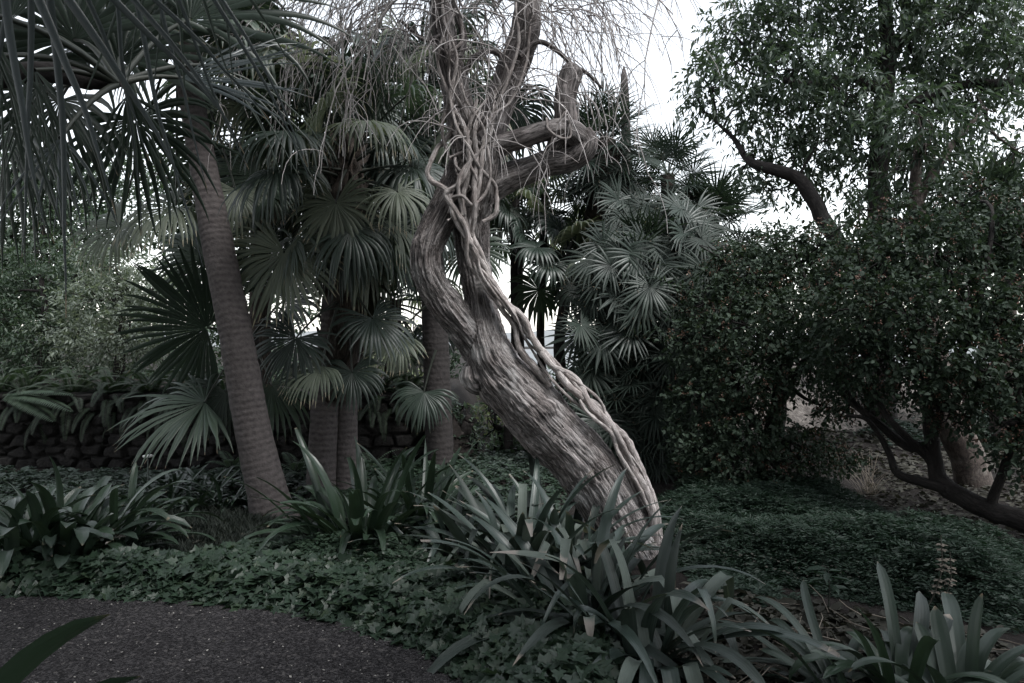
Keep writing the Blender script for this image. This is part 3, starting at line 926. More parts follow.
frond(pB, W(340, 300, DB - .15), W(296, 338, DB - .5), (-.5, -.3, -.8), (-.2, -.8, .3), .55, 'frond_dark', droop=.5, nseg=36, spread=250)
frond(pB, W(340, 300, DB - .15), W(322, 366, DB - .6), (-.8, -.3, -.35), (0, -.5, .8), .5, 'frond_pale', droop=.9, nseg=34, spread=230)
frond(pB, W(350, 290, DB - .15), W(372, 318, DB - .3), (.6, -.4, -.6), (.2, -.5, .7), .55, 'frond_dark', droop=.6, nseg=34, spread=260)
frond(pB, W(350, 320, DB - .15), W(352, 372, DB - .5), (.1, -.5, -.7), (.0, -.8, .5), .42, 'frond_dark', droop=.7, nseg=34, spread=280)
frond(pB, W(342, 170, DB - .15), W(258, 176, DB - .3), (-.7, -.3, -.6), (-.1, -.9, .3), .7, 'frond', droop=.6, nseg=36, spread=260)

DC = 9.0
crown(pB, CB - UP * .3, 9, (.4, .7), (.5, .65), el=(-50, -80), droop=1.6, mats=('frond_dead', 'frond_pale'), sk=.5, nseg=26, split=.3)
crown(pG, W(268, 135, 9.), 8, (.4, .7), (.5, .65), el=(-50, -80), droop=1.6, mats=('frond_dead',), sk=.4, nseg=26, split=.3)
pC = thing('fan_palm', [*W(440, 470, DC)[:2], 0], 'fan palm with straight brown trunk, standing close behind the hollow bend of the leaning tree', 'palm', GP_)
palm_trunk(pC, [[*W(441, 0, DC)[:2], -.05], W(440, 460, DC), W(437, 380, DC), W(434, 300, DC), W(430, 220, DC), W(426, 140, DC)], [.19, .175, .165, .16, .15, .14], 'palm_bark_dark', ring=.045)
CC = W(424, 105, DC)
crown(pC, CC, 46, (.6, 1.2), (.6, .85), el=(78, -45), droop=1.0, mats=('frond_dark', 'frond', 'frond_dark', 'frond_pale'), sk=.4, nseg=42, split=.4)
crown(pC, CC - UP * .3, 9, (.4, .8), (.5, .65), el=(-45, -80), droop=1.6, mats=('frond_dead', 'frond_pale'), sk=.5, nseg=26, split=.3)
frond(pC, CC - UP * .3, W(392, 130, DC - .7), (-.3, -.3, -.8), (-.2, -1, .1), .85, 'frond_dark', droop=.4, nseg=38, spread=280)
frond(pC, W(436, 350, DC - .2), W(424, 392, DC - .3), (-.25, -.4, -.9), (0, -.9, .35), .5, 'frond_dark', droop=.8, nseg=30, spread=220)
frond(pC, W(434, 300, DC - .2), W(398, 336, DC - .2), (-.7, -.3, -.5), (0, -.7, .5), .55, 'frond_pale', droop=.6, nseg=32, spread=240)
frond(pC, W(434, 260, DC - .2), W(470, 250, DC + .3), (.6, -.3, -.5), (0, -.9, .3), .6, 'frond', droop=.6, nseg=32, spread=260)

pH = thing('fan_palm', [*W(392, 0, 10.5)[:2], .85], 'low fan palm on the terrace between the twin trunks and the straight brown trunk', 'palm', GP_)
palm_trunk(pH, [W(392, 430, 10.5), W(393, 360, 10.5), W(394, 300, 10.5)], [.13, .12, .11], 'fibre', ring=.05)
crown(pH, W(394, 285, 10.5), 24, (.4, .8), (.5, .7), el=(75, -50), droop=.9, mats=('frond_dark', 'frond', 'frond_pale'), sk=.4, nseg=34, split=.4)
DE = 7.9
pD = thing('young_palm', [*W(258, 470, DE)[:2], 0], 'young fan palm with large dark fans, half hidden behind the bare ringed trunk', 'palm')
palm_trunk(pD, [[*W(258, 0, DE)[:2], -.05], W(258, 470, DE), W(255, 420, DE), W(252, 370, DE), W(250, 335, DE)], [.12, .12, .11, .10, .09], 'palm_bark_dark', ring=.05)
cD = W(250, 340, DE)
frond(pD, cD, W(207, 328, DE - .5), (-.85, -.35, .25), (.3, -.85, -.3), .90, 'frond_dark', droop=.15, nseg=42, spread=235, split=.55, fold=.3)
frond(pD, cD, W(205, 402, DE - .9), (-.85, -.30, -.16), (-.05, -.50, .85), .88, 'frond', droop=.4, nseg=38, spread=215, split=.5, fold=.1)
frond(pD, cD, W(226, 392, DE - .6), (.1, -.5, -.75), (.3, -.9, .2), .5, 'frond_dark', droop=.5, nseg=32, spread=240)
frond(pD, cD, W(285, 300, DE - .2), (.6, -.3, .3), (-.2, -.8, .4), .6, 'frond_dark', droop=.3, nseg=34, spread=250)
frond(pD, cD, W(272, 385, DE - .4), (.55, -.4, -.6), (.2, -.6, .6), .65, 'frond', droop=.7, nseg=34, spread=240)
frond(pD, cD, W(232, 285, DE + .3), (-.3, .1, .8), (0, -.9, .2), .6, 'frond_dark', droop=.4, nseg=34, spread=250)
frond(pD, cD, W(205, 260, DE + .2), (-.6, .1, .5), (0, -.9, .2), .7, 'frond', droop=.6, nseg=34, spread=250)

# near palm whose fronds hang into the top left corner
DF = 3.0
pF = thing('overhanging_palm', (-3.3, 3.3, 0), 'near palm leaning in from the left edge with long dark hanging blades', 'palm')
palm_trunk(pF, [(-3.3, 3.3, -.05), (-3.25, 3.28, 1.0), (-3.0, 3.2, 2.0), (-2.6, 3.1, 2.55), W(20, 74, 3.0), W(90, 80, 3.0), W(122, 84, 3.0)], [.09, .075, .06, .05, .042, .04, .012], 'palm_bark_dark', ring=.05)
cF = W(118, 84, DF)
near_fronds = [
 # hast (px, py, D), axis, normal, R, droop, segments, spread, split, material
 ((-5, -95, 2.0), (.12, -.05, -1), (.1, -1, .1), .95, .15, 7, 100, .10, 'frond_blue'),
 ((28, -110, 2.1), (.25, -.05, -1), (.0, -1, .2), 1.0, .12, 7, 70, .10, 'frond_blue'),
 ((110, -130, 2.3), (.50, -.1, -.9), (.0, -1, .3), 1.12, .2, 6, 50, .08, 'frond_blue'),
 ((165, -100, 2.5), (.15, -.05, -1), (-.1, -1, .1), .70, .2, 7, 80, .10, 'frond_dark'),
 ((182, 78, 3.2), (.9, .1, .22), (-.15, -.8, .45), .56, .10, 15, 80, .32, 'frond_blue'),
 ((60, 138, 2.6), (.05, -.25, -1), (0, -1, .2), .36, .3, 8, 100, .12, 'frond_blue'),
 ((2, 55, 2.4), (.02, 0, -1), (0, -1, .1), .62, .3, 11, 70, .10, 'frond_dark'),
 ((-25, 10, 2.2), (.1, 0, -1), (.1, -1, .1), .75, .3, 11, 80, .10, 'frond_dark'),
 ((35, 70, 2.7), (.0, 0, -1), (0, -1, .1), .40, .3, 9, 100, .12, 'frond_dark'),
 ((128, 95, 3.4), (.2, .2, -.9), (0, -1, .2), .36, .3, 12, 120, .2, 'frond_dark'),
 ((40, 84, 3.3), (-.2, .2, -.9), (0, -1, .2), .46, .3, 16, 150, .2, 'frond_dark'),
 ((75, 40, 3.5), (-.3, .1, .8), (0, -1, .2), .75, .3, 18, 190, .35, 'frond_dark'),
 ((10, 20, 3.3), (-.5, .1, .6), (0, -1, .2), .75, .3, 18, 190, .35, 'frond_dark'),
 ((215, 66, 3.4), (.85, .2, -.45), (0, -.9, .4), .62, .3, 7, 30, .15, 'frond_dark'),
 ((60, 100, 4.3), (-.3, .2, -.7), (0, -.9, .3), .8, .5, 30, 240, .35, 'frond_dark'),
 ((135, 120, 4.6), (.2, .2, -.8), (0, -.9, .3), .7, .5, 30, 240, .35, 'frond_dark'),
 ((5, 130, 4.2), (-.4, .2, -.7), (0, -.9, .3), .8, .5, 30, 240, .35, 'frond_dark'),
 ((95, 40, 4.6), (.3, .2, .7), (0, -.9, .3), .8, .5, 30, 260, .35, 'frond_dark'),
 ((190, 20, 3.6), (.5, .2, .7), (0, -1, .3), .75, .35, 18, 160, .35, 'frond_dark'),
 ((120, 60, 3.6), (.1, .2, .9), (0, -1, .1), .70, .3, 18, 200, .35, 'frond_dark'),
]
for (h, ax, nn, R, dr, ns, spd, spl, mt) in near_fronds:
    hh = W(*h)
    frond(pF, cF if h[1] > 0 else hh + np.array([-.5, .25, .45]), hh, ax, nn, R, mt, droop=dr, nseg=ns, spread=spd, split=spl, wmul=.95, pr=.010, steps=9, jit=.07)

# ------------------------------------------------------------------ slim palms and the fan palm thicket, centre right
GS = 'slim stemmed palms between leaning tree and thicket'
slim = [
 (508, 470, 516, 200, 10.0, .055, 'slim palm stem nearest behind the leaning trunk, drooping pale fans on top'),
 (524, 465, 522, 215, 11.0, .05, 'second slim palm stem from the leaning trunk, curving a little to the right'),
 (548, 460, 545, 195, 10.5, .06, 'upright slim palm stem in the middle of the sky gap, rough and dark'),
 (566, 462, 568, 255, 9.6, .075, 'thickest of the slim palm stems, with a drooping fan right under the looping limb'),
 (578, 460, 592, 265, 10.2, .05, 'slim palm stem leaning right at the edge of the fan palm thicket'),
]
for (bx, by, tx, ty, D, r, lab) in slim:
    b = np.array([*W(bx, by, D)[:2], 0])
    t_ = thing('slim_palm', b, lab, 'palm', GS)
    palm_trunk(t_, [b - UP * .05, W(bx + 1, 420, D), W(.5 * (bx + tx) + rng.normal(0, 4), 350, D), W(tx - 2, .5 * (ty + 330), D), W(tx, ty, D)], [r * 1.3, r * 1.1, r, r * .95, r], 'palm_bark_dark', ring=.05, amp=.004, k=14)
    crown(t_, W(tx, ty, D), 11, (.3, .55), (.36, .55), el=(75, -40), droop=1.1, mats=('frond', 'frond_dark', 'frond_pale'), sk=.2, nseg=28, pr=.008)
t_ = [o for o in COL.objects if o.name.startswith('slim_palm') and 'thickest' in o.get('label', '')][0]
frond(t_, W(568, 262, 9.5), W(590, 256, 9.0), (.75, -.4, -.1), (-.1, -.5, .85), .66, 'frond_pale', droop=1.3, nseg=32, spread=230)

GT = 'dark fan palms of the thicket'
thick = [
 # base px, D, top px,py, radius, n, petiole, R, el range, skirt, label
 (608, 9.6, 605, 140, .12, 44, (.30, .55), (.42, .56), (80, -35), .45, 'tallest fan palm of the thicket, round crown over a shaggy brown skirt against the sky'),
 (668, 10.2, 668, 175, .10, 50, (.30, .55), (.40, .55), (80, -60), .6, 'fan palm with its crown right of the tallest one, where the thicket meets the sky'),
 (712, 9.8, 712, 222, .10, 60, (.35, .6), (.45, .6), (80, -60), .9, 'fan palm at the right shoulder of the thicket, above the dark berry bush'),
 (636, 9.0, 650, 262, .10, 90, (.35, .6), (.40, .52), (75, -65), 2.0, 'broad fan palm in front of the thicket, clothed in small fans to the ground'),
 (628, 8.9, 630, 372, .09, 60, (.35, .6), (.40, .50), (65, -65), .9, 'lowest fan palm of the thicket, spreading behind the leaning trunk base'),
 (682, 9.2, 684, 330, .10, 80, (.35, .6), (.42, .52), (70, -65), 1.4, 'fan palm of the thicket half covered by the left berry bush'),
]
for (bx, D, tx, ty, r, n, pl, R, el, sk, lab) in thick:
    b = np.array([*W(bx, 0, D)[:2], 0])
    t_ = thing('thicket_palm', b, lab, 'palm', GT)
    palm_trunk(t_, [b - UP * .05, b + (W(tx, ty, D) - b) * .35 + np.array([.04, 0, 0]), b + (W(tx, ty, D) - b) * .7, W(tx, ty, D)], [r * 1.2, r, r, r], 'fibre', ring=.05, amp=.01, k=12)
    crown(t_, W(tx, ty, D), n, pl, R, el=el, droop=.12, mats=('frond_thicket', 'frond_dark', 'frond_thicket'), sk=sk, nseg=30, pr=.007, roll=25, split=.30, wmul=.85, steps=6, spread=300, pw=.8)
t_ = [o for o in COL.objects if o.name.startswith('thicket_palm') and 'tallest' in o.get('label', '')][0]
boots(t_, [W(600, 265, 9.55), W(602, 220, 9.55), W(604, 180, 9.55), W(605, 150, 9.55)], [.13, .20, .22, .14], 130)

front = [o for o in COL.objects if o.name.startswith('thicket_palm') and ('broad' in o.get('label', '') or 'lowest' in o.get('label', '') or 'half' in o.get('label', ''))]
for i in range(110):
    py = 200 + 265 * ((i * .618) % 1.0)
    wd = 34 + 44 * sstep(180, 300, py)
    px = 656 + wd * (2 * ((i * .7548) % 1.0) - 1) * 1.0
    h = W(px, py, 8.35 + .35 * rng.random() + .9 * (1 - sstep(150, 280, py)))
    th = rng.normal(0, .7)
    par = front[1 if py > 330 and px < 650 else (2 if px > 675 else 0)]
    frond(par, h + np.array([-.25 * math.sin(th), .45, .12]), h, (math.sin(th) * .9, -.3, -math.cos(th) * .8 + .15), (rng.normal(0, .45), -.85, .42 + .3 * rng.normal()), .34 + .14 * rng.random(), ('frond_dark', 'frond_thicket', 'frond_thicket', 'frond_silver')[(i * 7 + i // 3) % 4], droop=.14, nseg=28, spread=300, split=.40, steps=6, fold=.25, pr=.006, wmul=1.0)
b = np.array([*W(627, 0, 12.5)[:2], 0])
t_ = thing('bare_palm_trunk', b, 'slim bare grey trunk with a pointed top rising above the tallest thicket palm', 'dead palm')
palm_trunk(t_, [b - UP * .05, W(629, 300, 12.5), W(627, 180, 12.5), W(625, 100, 12.5), W(624, 76, 12.5), W(624, 66, 12.5)], [.11, .10, .09, .075, .055, .01], 'palm_bark', ring=.06)

# palm at the far right
b = np.array([*W(1000, 0, 11)[:2], gh(7.3, 11.)])
t_ = thing('spiky_palm', b, 'stiff spiky fan palm at the right edge behind the berry shrub', 'palm')
palm_trunk(t_, [b - UP * .05, W(1004, 360, 11), W(1006, 270, 11), W(1002, 205, 11)], [.16, .14, .14, .13], 'fibre')
crown(t_, W(1000, 200, 11), 34, (.3, .55), (.55, .75), el=(80, -50), droop=.08, mats=('frond_dark', 'frond'), sk=.4, nseg=26, split=.3, steps=6, spread=300, pr=.008)

# ------------------------------------------------------------------ broadleaf trees, right
def clump_tree(name, loc, label, cat, group, trunks, limbs, clumps, leaf, D0, trunk_mat, leaf_mat, jitter=.0, berries=False):
    root = thing(name, loc, label, cat, group)
    m = MB()
    ends = []
    for (pts, r) in trunks + limbs:
        limb(m, pts, r, k=14 if r[0] > .08 else 8, n=44 if r[0] > .05 else 22)
        q = spline(pts, 24)
        ends.append(q[8:])
    ends = np.vstack(ends)
    C = [W(a, b, D0 + dd) for a, b, rr, dd in clumps]
    Rr = [rr * (D0 + dd) / F for a, b, rr, dd in clumps]
    for c, r in zip(C, Rr):
        j = np.linalg.norm(ends - c, axis=1).argmin()
        s = ends[j]
        mid = (s + c) / 2 + rng.normal(0, .12, 3) * np.linalg.norm(c - s)
        limb(m, [s, mid, c], [.025, .018, .010], 6, 12)
        for q in range(6):
            e = c + rdir(1)[0] * r * .95
            limb(m, [c, (c + e) / 2 + rng.normal(0, .08, 3), e], [.010, .007, .003], 4, 7)
    m.build('trunk', M[trunk_mat], root)
    n, k, L, Wd, twl, shape, droop = leaf
    area = [max(6, int(n * r * r)) for r in Rr]
    mm = MB()
    sprays(mm, C, Rr, area, k, L, Wd, twl, 0, shape, droop)
    mm.build('crown', M[leaf_mat], root)
    if berries:
        bm = MB()
        cnt = 700
        ci = rng.integers(0, len(C), cnt)
        for i in ci:
            p = C[i] + rdir(1)[0] * Rr[i] * pxr(.7, 1.1)
            k2 = 7
            q = p + rng.normal(0, .018, (k2, 3))
            leaves(bm, q, rdir(k2), rdir(k2), .014, .014, 0, 'rhomb')
            leaves(bm, q, rdir(k2), rdir(k2), .014, .014, 0, 'rhomb')
        tag(bm.build('berries', M['berry'], root), kind='stuff')
    return root

DR = 12.0
z0 = float(gh(6.0, 12.0))
cl_R = [(712, 88, 26, -.3), (736, 62, 34, 0), (752, 28, 36, .3), (792, 18, 42, 0), (790, 70, 40, -.4), (742, 110, 26, .2), (772, 122, 34, 0), (812, 110, 38, .3), (836, 50, 48, .4), (850, 95, 40, -.6),
        (888, 25, 50, 0), (905, 78, 46, .4), (950, 25, 52, -.5), (955, 78, 40, .2), (1000, 20, 46, 0), (1010, 66, 34, -.6), (1050, 20, 46, 0), (1060, 80, 44, .3), (790, 150, 26, .2), (830, 140, 32, -.2), (862, 140, 30, .5),
        (900, 128, 32, -.6), (934, 128, 34, .2), (812, 176, 20, .3), (752, 160, 18, 0), (740, 178, 14, .2), (778, 190, 14, .1), (850, 180, 26, .3), (920, 165, 22, -.2), (700, 112, 14, -.1), (696, 72, 12, 0), (730, 30, 18, 0), (800, -25, 50, 0), (880, -30, 55, 0), (960, -30, 55, 0), (870, -80, 70, .3), (975, 120, 22, -.2)]
tR1 = clump_tree('broadleaf_tree', [*W(884, 0, DR)[:2], z0], 'tall broadleaf tree with straight dark trunk and wide drooping crown against the white sky', 'tree', 'broadleaf trees on the right',
    [([[*W(884, 0, DR)[:2], z0 - .1], W(884, 360, DR), W(880, 220, DR), W(880, 130, DR), W(885, 60, DR), W(880, -20, DR)], [.24, .21, .17, .15, .12, .07])],
    [([W(880, 300, DR), W(850, 262, DR - .2), W(826, 225, DR - .3), W(808, 190, DR - .3), W(795, 176, DR - .3), W(765, 168, DR - .3), W(748, 160, DR - .2), W(735, 140, DR), W(716, 122, DR)], [.14, .135, .125, .115, .105, .09, .06, .04, .02]),
     ([W(880, 90, DR), W(850, 78, DR), W(825, 86, DR - .2), W(795, 84, DR - .2), W(775, 74, DR)], [.09, .075, .07, .05, .03]),
     ([W(884, 60, DR), W(905, 40, DR), W(935, 20, DR), W(960, -10, DR)], [.09, .07, .05, .03]),
     ([W(882, 110, DR), W(925, 98, DR - .2), (W(965, 86, DR - .3)), W(1010, 84, DR - .4), W(1060, 76, DR)], [.08, .08, .075, .065, .04])],
    cl_R, (265, 9, .135, .042, .34, 'lance', .5), DR, 'dark_bark', 'leaf_canopy')

DQ = 8.2
zq = float(gh(5.0, DQ))
tR2 = clump_tree('broadleaf_tree', [*W(985, 0, DQ)[:2], zq], 'broadleaf tree with pale speckled brown trunk leaning left behind the dark low branch', 'tree', 'broadleaf trees on the right',
    [([[*W(990, 0, DQ)[:2], zq - .1], W(984, 500, DQ), W(970, 455, DQ), W(952, 410, DQ), W(936, 340, DQ), W(924, 260, DQ), W(919, 200, DQ), W(918, 165, DQ), W(921, 130, DQ)], [.22, .20, .18, .17, .13, .10, .08, .06, .015])],
    [([W(920, 200, DQ), W(950, 150, DQ), W(985, 110, DQ)], [.06, .04, .02])],
    [(918, 115, 32, -.2), (925, 145, 18, -.3), (945, 160, 24, 0), (895, 170, 22, .2), (1015, 150, 20, .3), (985, 108, 18, 0), (910, 215, 34, .5), (950, 225, 34, .4), (860, 210, 24, .4)],
    (420, 8, .12, .036, .26, 'lance', .5), DQ, 'brown_bark', 'leaf_canopy')

# unseen tree added over the path, its crown put there to shade the foreground
cl_T = []
for i in range(66):
    x = pxr(-8.5, 5.5); y = pxr(-3.0, 4.8 if x < .2 else 2.6)
    cl_T.append((x, y, 5.3 + .12 * max(0, y) + pxr(0, 1.8) + .4 * max(0, y - 2.2), pxr(.9, 1.4)))
def added_shade_tree():
    root = thing('added_shade_tree', (-1.2, -3.2, 0), 'added unseen tree behind the viewer, its crown there to shade the gravel path', 'tree')
    m = MB()
    limb(m, [(-1.2, -3.2, -.1), (-1.1, -3.2, 1.5), (-1.2, -3.0, 3.2), (-1.0, -2.6, 5.2)], [.32, .26, .24, .16], 16, 30)
    for (x, y, z, r) in cl_T[::3]:
        limb(m, [(-1.2, -3.0, 3.2), ((x - 1.2) / 2, (y - 3) / 2, 4.6), (x, y, z)], [.12, .08, .02], 7, 14)
    m.build('trunk', M['dark_bark'], root)
    m = MB()
    sprays(m, [np.array(c[:3]) for c in cl_T], [c[3] for c in cl_T], [26] * len(cl_T), 9, .34, .13, .7, 0, 'lance', .3, squash=.45, shell=.1)
    m.build('crown', M['leaf_canopy'], root)
added_shade_tree()
def added_hedge():  # unseen hedge, added to block low sky light from behind
    root = thing('added_hedge', (-2, -8.5, 0), 'added unseen hedge behind the viewer, there to block the low rear sky', 'hedge')
    m = MB()
    for x in np.arange(-14, 11, 1.6):
        limb(m, [(x, -8.5, -.1), (x + .1, -8.4, 2), (x, -8.5, 5)], [.1, .08, .03], 6, 10)
    m.build('stems', M['dark_bark'], root)
    C = [(x + pxr(-.3, .3), -8.5 + pxr(-.5, .5), z) for x in np.arange(-15, 12, 1.3) for z in (.8, 2.0, 3.2, 4.4, 5.4)]
    m = MB()
    sprays(m, [np.array(c) for c in C], [1.0] * len(C), [22] * len(C), 9, .34, .14, .6, 0, 'lance', .3, squash=1.0, shell=.1)
    m.build('foliage', M['leaf_shrub'], root)
added_hedge()

# berry shrubs
DS = 6.3
zs = 0.0
GS2 = 'dark berry shrubs on the right'
cl_S = [(880, 262, 44, .2), (935, 250, 44, 0), (990, 240, 46, .2), (1040, 260, 50, 0), (860, 310, 44, -.2), (910, 315, 46, -.4), (965, 305, 46, -.3), (1020, 320, 46, -.4), (880, 362, 36, -.2), (930, 370, 40, -.4), (985, 372, 42, -.6), (1035, 385, 42, -.6),
        (845, 355, 34, .2), (1005, 425, 30, -.8), (1045, 450, 40, -.9), (950, 412, 20, -.4), (900, 225, 30, .5), (960, 205, 32, .5), (1030, 205, 34, .4), (880, 400, 16, .2), (850, 400, 20, .3), (1090, 320, 50, -.2), (1090, 420, 50, -.6), (848, 268, 26, .4), (1080, 230, 46, .2)]
fork = W(948, 490, 5.9)
clump_tree('berry_shrub', [3.9, 5.2, 0], 'dark glossy shrub with a low black branch slanting up from the right edge', 'shrub', GS2,
    [([[4.05, 5.2, -.08], [3.98, 5.3, .15], W(1030, 524, 5.5), W(990, 508, 5.7), W(948, 485, 5.9), W(936, 468, 6.0), W(930, 440, 6.1), W(926, 400, 6.2), W(922, 350, 6.3)], [.11, .095, .085, .078, .075, .062, .058, .05, .03])],
    [([fork, W(926, 452, 6.1), W(905, 445, 6.2), W(880, 425, 6.3), W(850, 400, 6.4), W(842, 370, 6.4)], [.05, .045, .04, .034, .028, .02]),
     ([W(945, 488, 5.9), W(920, 480, 6.0), W(898, 472, 6.1), W(888, 450, 6.2), W(868, 420, 6.2), W(846, 415, 6.3)], [.045, .04, .034, .026, .02, .014]),
     ([W(925, 455, 6.1), W(900, 430, 6.0), W(880, 404, 6.1), W(865, 360, 6.2)], [.035, .03, .025, .018]),
     ([W(932, 440, 6.1), W(950, 380, 6.1), W(975, 330, 6.1)], [.04, .03, .02]),
     ([W(990, 508, 5.7), W(1010, 450, 5.6), W(1020, 380, 5.6)], [.04, .03, .02])],
    cl_S, (1500, 8, .047, .028, .18, 'oval', .3), DS, 'dark_bark', 'leaf_shrub', berries=True)

DS3 = 7.6
cl_S3 = [(712, 300, 34, .2), (752, 272, 36, .2), (800, 262, 36, .2), (838, 262, 30, .3), (700, 345, 32, 0), (745, 325, 42, -.2), (795, 318, 42, -.2), (832, 320, 34, 0), (705, 395, 34, -.1), (748, 378, 40, -.3), (800, 365, 36, -.2), (835, 370, 24, 0),
         (708, 440, 36, -.2), (750, 425, 30, -.4), (735, 460, 34, -.4), (790, 448, 26, -.2), (815, 452, 24, -.2), (775, 470, 22, -.4), (840, 455, 16, 0), (700, 470, 24, -.2), (765, 398, 20, -.2), (830, 408, 14, -.1), (775, 245, 24, .4), (725, 260, 20, .3), (820, 240, 20, .3)]
clump_tree('berry_shrub', [*W(760, 0, DS3)[:2], 0], 'dense rounded shrub with reddish berries, between the fan palm thicket and the black branch', 'shrub', GS2,
    [([[*W(762, 0, DS3)[:2], -.08], W(760, 480, DS3), W(764, 440, DS3), W(775, 390, DS3), W(778, 330, DS3)], [.07, .06, .05, .045, .03])],
    [([W(764, 440, DS3), W(740, 390, DS3), W(720, 330, DS3)], [.035, .03, .02]), ([W(768, 420, DS3), W(800, 370, DS3), W(825, 300, DS3)], [.035, .03, .02])],
    cl_S3, (1350, 8, .047, .028, .18, 'oval', .3), DS3, 'dark_bark', 'leaf_shrub', berries=True)

# ------------------------------------------------------------------ stone wall and planting on its terrace
def wall():
    m = MB()
    x0, x1, y0, zt = -8.2, -.85, 9.25, .93
    xs = np.arange(x0, x1, .018); zs_ = np.arange(-.05, zt + .001, .018)
    X, Z = np.meshgrid(xs, zs_)
    cs = np.stack([X / .24, Z / .14], -1)
    cs[..., 0] += .5 * (np.floor(cs[..., 1]) % 2)
    ci = np.floor(cs).astype(np.int64)
    F1 = np.full(X.shape, 9.); F2 = np.full(X.shape, 9.); hid = np.zeros(X.shape)
    for dx in (-1, 0, 1):
        for dz in (-1, 0, 1):
            c = ci + np.array([dx, dz])
            px = c[..., 0] + .15 + .7 * _hash(c[..., 0], c[..., 1], 0 * c[..., 0] + 3)
            pz = c[..., 1] + .2 + .6 * _hash(c[..., 0], c[..., 1], 0 * c[..., 0] + 5)
            d = np.hypot(cs[..., 0] - px, cs[..., 1] - pz)
            h = _hash(c[..., 0], c[..., 1], 0 * c[..., 0] + 8)
            hid = np.where(d < F1, h, hid)
            F2 = np.where(d < F1, F1, np.minimum(F2, d)); F1 = np.minimum(F1, d)
    depth = sstep(.02, .3, F2 - F1) * (.05 + .05 * hid) + .02 * fbm(np.stack([X * 12, Z * 12, 0 * X], -1), 3)
    Y = y0 - depth
    nx, nz = len(xs), len(zs_)
    i = np.arange(nz - 1)[:, None]; j = np.arange(nx - 1)[None]
    a = i * nx + j
    m.add(np.stack([X, Y, Z], -1), np.stack([a, a + 1, a + nx + 1, a + nx], -1).reshape(-1, 4))
    top = np.stack([np.stack([xs, Y[-1], Z[-1]], -1), np.stack([xs, 0 * xs + y0 + .14, 0 * xs + zt + .02], -1), np.stack([xs, 0 * xs + y0 + .14, 0 * xs - .05], -1)], 0)
    i = np.arange(2)[:, None]; a = i * nx + j
    m.add(top.reshape(-1, 3), np.stack([a, a + 1, a + nx + 1, a + nx], -1).reshape(-1, 4))
    return m.build('stone_wall', M['stone'], loc=(-4.5, 9.25, 0))
tag(wall(), 'low dark lava stone retaining wall behind the left palms, ferns spilling over it', 'stone wall')

def fern(name, base, n, L, mat, label, group=None, az=None, el=(1.3, .3), pin=.13, npin=26, cat='fern', droop=1.2):
    t = thing(name, base, label, cat, group)
    for i in range(n):
        a = (i * 2.4 + rng.normal(0, .2)) if az is None else pxr(*az)
        e = el[0] + (el[1] - el[0]) * i / max(1, n - 1)
        l = L * pxr(.75, 1.1)
        P = [np.array(base, float)]
        steps = 12
        for k in range(steps):
            e2 = e - droop * ((k + 1) / steps) ** 1.3
            P.append(P[-1] + np.array([math.cos(e2) * math.cos(a), math.cos(e2) * math.sin(a), math.sin(e2)]) * l / steps)
        P = np.array(P)
        m = MB()
        tube(m, P, np.linspace(.006, .002, len(P)), 4, 1, cap=False)
        q = spline(P, npin + 2)[2:]
        T = unit(np.gradient(q, axis=0))
        s = unit(np.cross(T, UP))
        w = pin * np.sin(np.linspace(.25, 1, len(q)) * math.pi * .98 + .02) ** .7 + .012
        for sg in (-1, 1):
            leaves(m, q, s * sg + T * .45 - UP * .15, np.cross(s, T) + rng.normal(0, .15, q.shape), w, .010 + .10 * w, 0, 'lance')
        m.build('frond', [M[mat], M['stalk']], t)
    return t

GF = 'ferns along the top of the stone wall'
fdefs = [(28, 392, 'fern'), (72, 386, 'fern'), (112, 380, 'fern'), (150, 382, 'fern'), (186, 380, 'fern'), (0, 380, 'fern'), (228, 388, 'fern'), (375, 388, 'fern'), (405, 392, 'fern')]
flab = ['sword fern on the wall top above the pale fern frond', 'sword fern on the wall top just right of the pale fern frond', 'dense arching fern on the wall below the big dark fan', 'long bladed fern drooping over the wall left of the pale horizontal fan',
        'fern on the wall behind the tips of the big dark fan', 'fern on the wall at the left edge of the photo', 'fern on the wall close behind the bare ringed trunk', 'fern on the wall seen right of the twin shaggy trunks', 'fern on the wall by the straight brown trunk']
for (px, py, mt), lb in zip(fdefs, flab):
    p = W(px, py, 9.5); p[2] = .84
    fern('wall_fern', p, 34, .8, mt, lb, GF, npin=44, pin=.075, el=(1.35, -.1), droop=1.5)
p = W(8, 388, 9.2); p[2] = .93
fern('pale_fern', p, 3, 1.0, 'fern_pale', 'single pale fern sprig hanging forward over the dark stone wall', None, az=(-.45, .0), el=(.25, -.1), pin=.20, npin=34, droop=.5)
for (px, py, D, lab) in ((232, 448, 8.8, 'small pale fern low against the dark wall, left of the bare ringed trunk'), (296, 450, 8.2, 'small pale fern between the bare ringed trunk and the twin trunks'), (372, 452, 8.8, 'pale fern at the wall foot right of the twin shaggy trunks')):
    p = W(px, py, D); p[2] = max(0.0, p[2] - .25)
    fern('ground_fern', p, 9, .42, 'fern_pale', lab, 'small pale ferns at the wall foot', npin=16, pin=.08)

